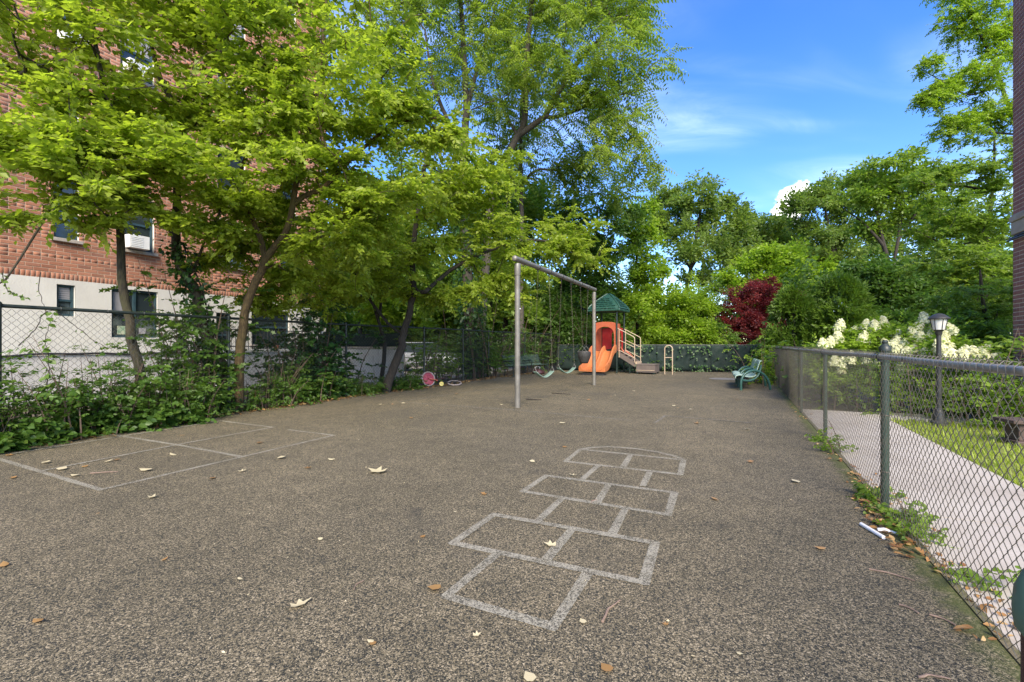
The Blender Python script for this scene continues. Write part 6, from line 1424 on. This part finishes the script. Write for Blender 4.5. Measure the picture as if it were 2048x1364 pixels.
thicket('wild_shrub', 'shrubs behind the mesh bench along the left fence', [LFp(17.3, -.8), LFp(20, -.7), LFp(22.3, -.6)], 2.6, 1.2, 'deep', 124, 800, .13, 'alt', 'ovate', 'shrub', None, stems=44)
thicket('wild_shrub', 'dark shrubs in the back corner behind the bucket swing', [(2.2, 23.7), (4.0, 23.5), (5.4, 23.3)], 3.0, 1.3, 'deep', 125, 900, .13, 'alt', 'ovate', 'shrub', None, stems=44)
thicket('wild_shrub', 'dark shrubs rising over the green screen below the red maple', [(6.6, 22.7), (9.0, 22.2), (11.5, 21.8)], 1.05, .9, 'deep', 126, 700, .11, 'alt', 'ovate', 'shrub', None, stems=44)
thicket('bright_shrub', 'bright yellow-green shrub sprouting behind the green bench', [(8.45, 15.0), (8.6, 15.8)], 1.25, .75, 'lime', 127, 300, .10, 'alt', 'ovate', 'shrub', None, stems=22)
thicket('bed_shrub', 'low green shrub under the hydrangeas beyond the cross path', [off(9.6, .4), off(9.8, 2.0), off(9.5, 3.2)], .95, .9, 'mid', 128, 620, .085, 'alt', 'ovate', 'shrub', None, stems=44)
thicket('bed_shrub', 'glossy green shrub right of the lamp post by the brick corner', [off(8.6, 2.75), off(8.3, 3.3)], 1.2, .9, 'mid', 129, 420, .10, 'alt', 'ovate', 'shrub', None, stems=30)
thicket('bed_shrub', 'low mixed greenery between the right fence and the evergreens', [off(11.0, .6), off(14, .8), off(17, 1.0)], 1.15, 1.0, 'deep', 130, 700, .11, 'alt', 'ovate', 'shrub', None, stems=44)
for k, (y, d, h, n, lab) in enumerate(((3.35, .03, .20, 34, 'small green weed at the right fence beside the leaf heap'), (3.75, .0, .16, 26, 'small weed at the foot of the tall green fence post'), (3.1, .10, .10, 18, 'tiny leafy weed on the path edge beyond the paper tubes'), (5.4, .03, .36, 18, 'tall thin weed growing against the right fence mesh'), (6.0, .0, .10, 12, 'low yellow-green weed by the second fence post'), (2.45, .15, .08, 14, 'flat weed on the path near the gate post'))):
    thicket('fence_weed', lab, [off(y, d), off(y + .18, d)], h, .13, 'mid', 140 + k, n, .045, 'alt', 'broad', 'weeds', 'weeds along the right fence', stems=max(3, n // 8))
n = 900; r = np.random.default_rng(77); f = r.uniform(0, 1, n) ** 1.0; bx_ = 5.0 + 6.4 * f; by_ = np.interp(bx_, [p[0] for p in BK], [p[1] for p in BK]) - .06 - r.uniform(0, .16, n); bz_ = np.where(r.uniform(0, 1, n) < .45, r.uniform(.02, .35, n), 1.30 - np.abs(r.normal(0, .32, n))); kk = np.sin(bx_ * 2.3) + np.sin(bx_ * 5.1) + r.normal(0, .8, n) > .2
a = r.uniform(0, 6.283, n); M = frames(np.column_stack([np.cos(a), -.5 + 0 * a, -np.abs(np.sin(a)) - .2]), np.column_stack([r.normal(0, .4, n), -np.ones(n), r.uniform(.3, 1.2, n)])) * (r.uniform(.06, .13, n))[:, None, None]
sv = thing('screen_creeper', 'sparse creeper leaves hanging over the green screen', 'creeper', (7, 21.8, 0)); leaf_mesh('foliage', M[kk], np.column_stack([bx_, by_, bz_.clip(.03)])[kk], r.uniform(0, 1, kk.sum()), 'broad', L['ivy'], sv)
# creepers and vines on the left fence
def vine(label, pts, n, size, seed, mat='weed', canon='broad', leafy=1.0):
    r = np.random.default_rng(seed); q = resample(pts, .05); q += r.normal(0, .006, q.shape); root = thing('vine', label, 'vine', tuple(q[0] * (1, 1, 0)), None)
    MB().tube(q, np.linspace(.006, .003, len(q)), 5).build('stem', MAT['bark_dark'], root, smooth=True)
    ix = r.integers(int(len(q) * (1 - leafy)), len(q), n); a = r.uniform(0, 6.283, n); D = np.column_stack([np.cos(a), np.sin(a), r.uniform(-.9, .1, n)]); U = np.column_stack([r.normal(0, .5, n), r.uniform(-1, -.2, n), np.ones(n) * .8])
    M = frames(D, U) * (size * r.uniform(.6, 1.2, n))[:, None, None]; leaf_objects(M, q[ix] + r.normal(0, .012, (n, 3)), canon, L[mat], root)
vine('dark vine arching from the fence rail beside the small base window', [W(40, 690, 5.9), W(70, 660, 5.95), (W(85, 630, 6.0)), W(105, 620, 6.1), W(120, 628, 6.15), W(150, 650, 6.3), W(180, 675, 6.4), W(215, 695, 6.6), W(250, 696, 6.9)], 18, .05, 151)
vine('leafy vine hanging on the fence below the rail at the far left', [W(95, 770, 5.9), W(98, 720, 5.95), W(92, 680, 5.95), W(100, 650, 6.0), W(104, 630, 6.0)], 34, .085, 152)
vine('thin bare tendril hanging from the branch over the white base', [W(80, 545, 6.4), W(77, 575, 6.4), W(85, 600, 6.3), W(92, 625, 6.2)], 8, .05, 153)
vine('small-leaved vine at the left edge above the fence rail', [W(5, 545, 6.0), W(12, 575, 6.0), W(30, 590, 6.0), W(52, 597, 6.0)], 22, .06, 154)
def ivy(label, pts, rad, n, seed, size=.085):
    r = np.random.default_rng(seed); q = resample(pts, .1); root = thing('ivy', label, 'ivy', tuple(q[0] * (1, 1, 0))); i = r.integers(0, len(q), n); a = r.uniform(0, 6.283, n); rr = rad * r.uniform(.55, 1.25, n)
    c = np.column_stack([np.cos(a), np.sin(a), np.zeros(n)]); T = q[i] + c * rr[:, None] + r.normal(0, .05, (n, 3)); D = c * .5 + np.column_stack([r.normal(0, .5, (n, 2)), r.uniform(-1, -.1, n)])
    MB().tube(q + (rad * .8, 0, 0), .015, 5).build('stem', MAT['bark_dark'], root); leaf_mesh('foliage', frames(D, c + r.normal(0, .4, (n, 3))) * (size * r.uniform(.6, 1.2, n))[:, None, None], T, r.uniform(0, 1, n), 'broad', L['ivy'], root)
ivy('dark ivy climbing the lower trunk of the creeper-wrapped tree', [W(455, 820, 8.75), W(430, 706, 8.7), W(407, 655, 8.65), W(386, 573, 8.55), W(350, 490, 8.4)], .19, 900, 161)
ivy('thick dark ivy clothing the tall trunk behind the swings', [low(W(948, 755, 18.2)), W(940, 600, 18.2), W(930, 450, 18.2), W(929, 380, 18.2)], .50, 2600, 162, .14)

# ------------------------------------------------------------------ hydrangeas
def hydrangea(label, c, blobs, heads, seed):
    r = np.random.default_rng(seed); c = np.array(c); root = thing('hydrangea', label, 'hydrangea', tuple(c * (1, 1, 0)), 'white hydrangeas beyond the path')
    sk = Skel(.16, seed); base = low(c)
    for k in range(6): sk.limb([base + (*r.normal(0, .12, 2), 0), base + (*r.normal(0, .25, 2), .45)], .012, .009)
    sk.grow(blob_tips(blobs, r, .5), rise=.25, zpen=.3)
    hp = np.array([W(*h) for h in heads]); sk.grow(hp, rise=.3, zpen=.2); sk.mesh('stems', MAT['twig'], root, .0035, .4)
    M, T, v = foliage_on(sk, r, 'alt', .10, 1.5, .15, .5, (.7, 1.1)); leaf_mesh('foliage', M, T, v, 'ovate', L['lime'], root); STAT.append(('hydrangea', sk.k, len(M)))
    for h in hp:
        hl = r.uniform(.21, .28); rw_ = hl * r.uniform(.46, .56); ax = np.array((r.normal(0, .35), r.normal(-.1, .3), 1.)); ax /= np.linalg.norm(ax); n = 210
        f = r.uniform(0, 1, n) ** .8; a = r.uniform(0, 6.283, n); x = np.cross(ax, (0, 1, 0)); x /= np.linalg.norm(x); y = np.cross(ax, x)
        rad = rw_ * np.sqrt(np.clip(1 - f, 0, 1)) * (.75 + .25 * np.sin(np.clip(f * 4, 0, 1.57)))
        nrm = (np.cos(a)[:, None] * x + np.sin(a)[:, None] * y) * .9 + ax * (.25 + f[:, None] * .8); T = h + ax * (f * hl - hl * .25)[:, None] + (np.cos(a)[:, None] * x + np.sin(a)[:, None] * y) * rad[:, None]
        D = np.cross(nrm, r.normal(0, 1, (n, 3)))
        fh = leaf_mesh('flower_head', frames(D, nrm) * (.046 * r.uniform(.8, 1.2, n))[:, None, None], T, r.uniform(0, 1, n), 'petal', L['cream'], root, kind=None)
        MB().lathe([(rw_ * .5, 0), (rw_ * .86, hl * .08), (rw_ * .84, hl * .3), (rw_ * .6, hl * .65), (rw_ * .2, hl * .95)], h - ax * hl * .25, 9, axis=ax).build('flower_core', L['cream'], fh, smooth=True)
hydrangea('white hydrangea nearest the evergreens, its stems rising over the fence rail', low(W(1700, 760, 10.2)), [BB(1700, 690, 10.2, .85, .6, .30, 46), BB(1680, 740, 10, .8, .5, .35, 40), BB(1740, 670, 10.2, .4, .4, .25, 16)],
          [(1679, 656, 10.3), (1645, 692, 10), (1660, 688, 10), (1676, 679, 10.1), (1708, 664, 10.4), (1731, 656, 10.2), (1750, 656, 10), (1766, 650, 10.1), (1727, 680, 9.9), (1762, 680, 10), (1779, 682, 10), (1668, 728, 9.7), (1681, 731, 9.7), (1680, 745, 9.7), (1700, 720, 9.6), (1733, 722, 9.6), (1645, 747, 9.8)], 81)
hydrangea('white hydrangea with the tallest heads just left of the lamp post', low(W(1830, 770, 9.6)), [BB(1830, 690, 9.6, .7, .5, .35, 46), BB(1820, 740, 9.4, .75, .5, .35, 40), BB(1855, 660, 9.6, .35, .35, .3, 18)],
          [(1850, 642, 9.6), (1832, 660, 9.5), (1825, 670, 9.4), (1838, 678, 9.3), (1862, 664, 9.7), (1856, 682, 9.4), (1800, 678, 9.7), (1805, 694, 9.4), (1793, 706, 9.2), (1826, 704, 9.2), (1848, 712, 9.1), (1775, 692, 9.6), (1862, 714, 9.1), (1810, 712, 9.1), (1763, 726, 9.3), (1803, 740, 9.1), (1788, 690, 9.5), (1844, 694, 9.4)], 82)
hydrangea('white hydrangea behind and right of the lamp post', low(W(1930, 785, 8.45)), [BB(1910, 700, 8.4, .42, .35, .30, 36), BB(1940, 740, 8.3, .55, .3, .28, 36)],
          [(1903, 662, 8.45), (1885, 682, 8.35), (1893, 694, 8.35), (1880, 700, 8.15), (1903, 712, 8.05), (1888, 714, 8.05), (1935, 708, 8.15), (1945, 714, 7.95), (1958, 708, 8.05), (1926, 716, 7.95), (1966, 722, 7.95), (1950, 720, 7.85), (1975, 726, 7.95)], 83)
for s in STAT: print('TREE', *s)
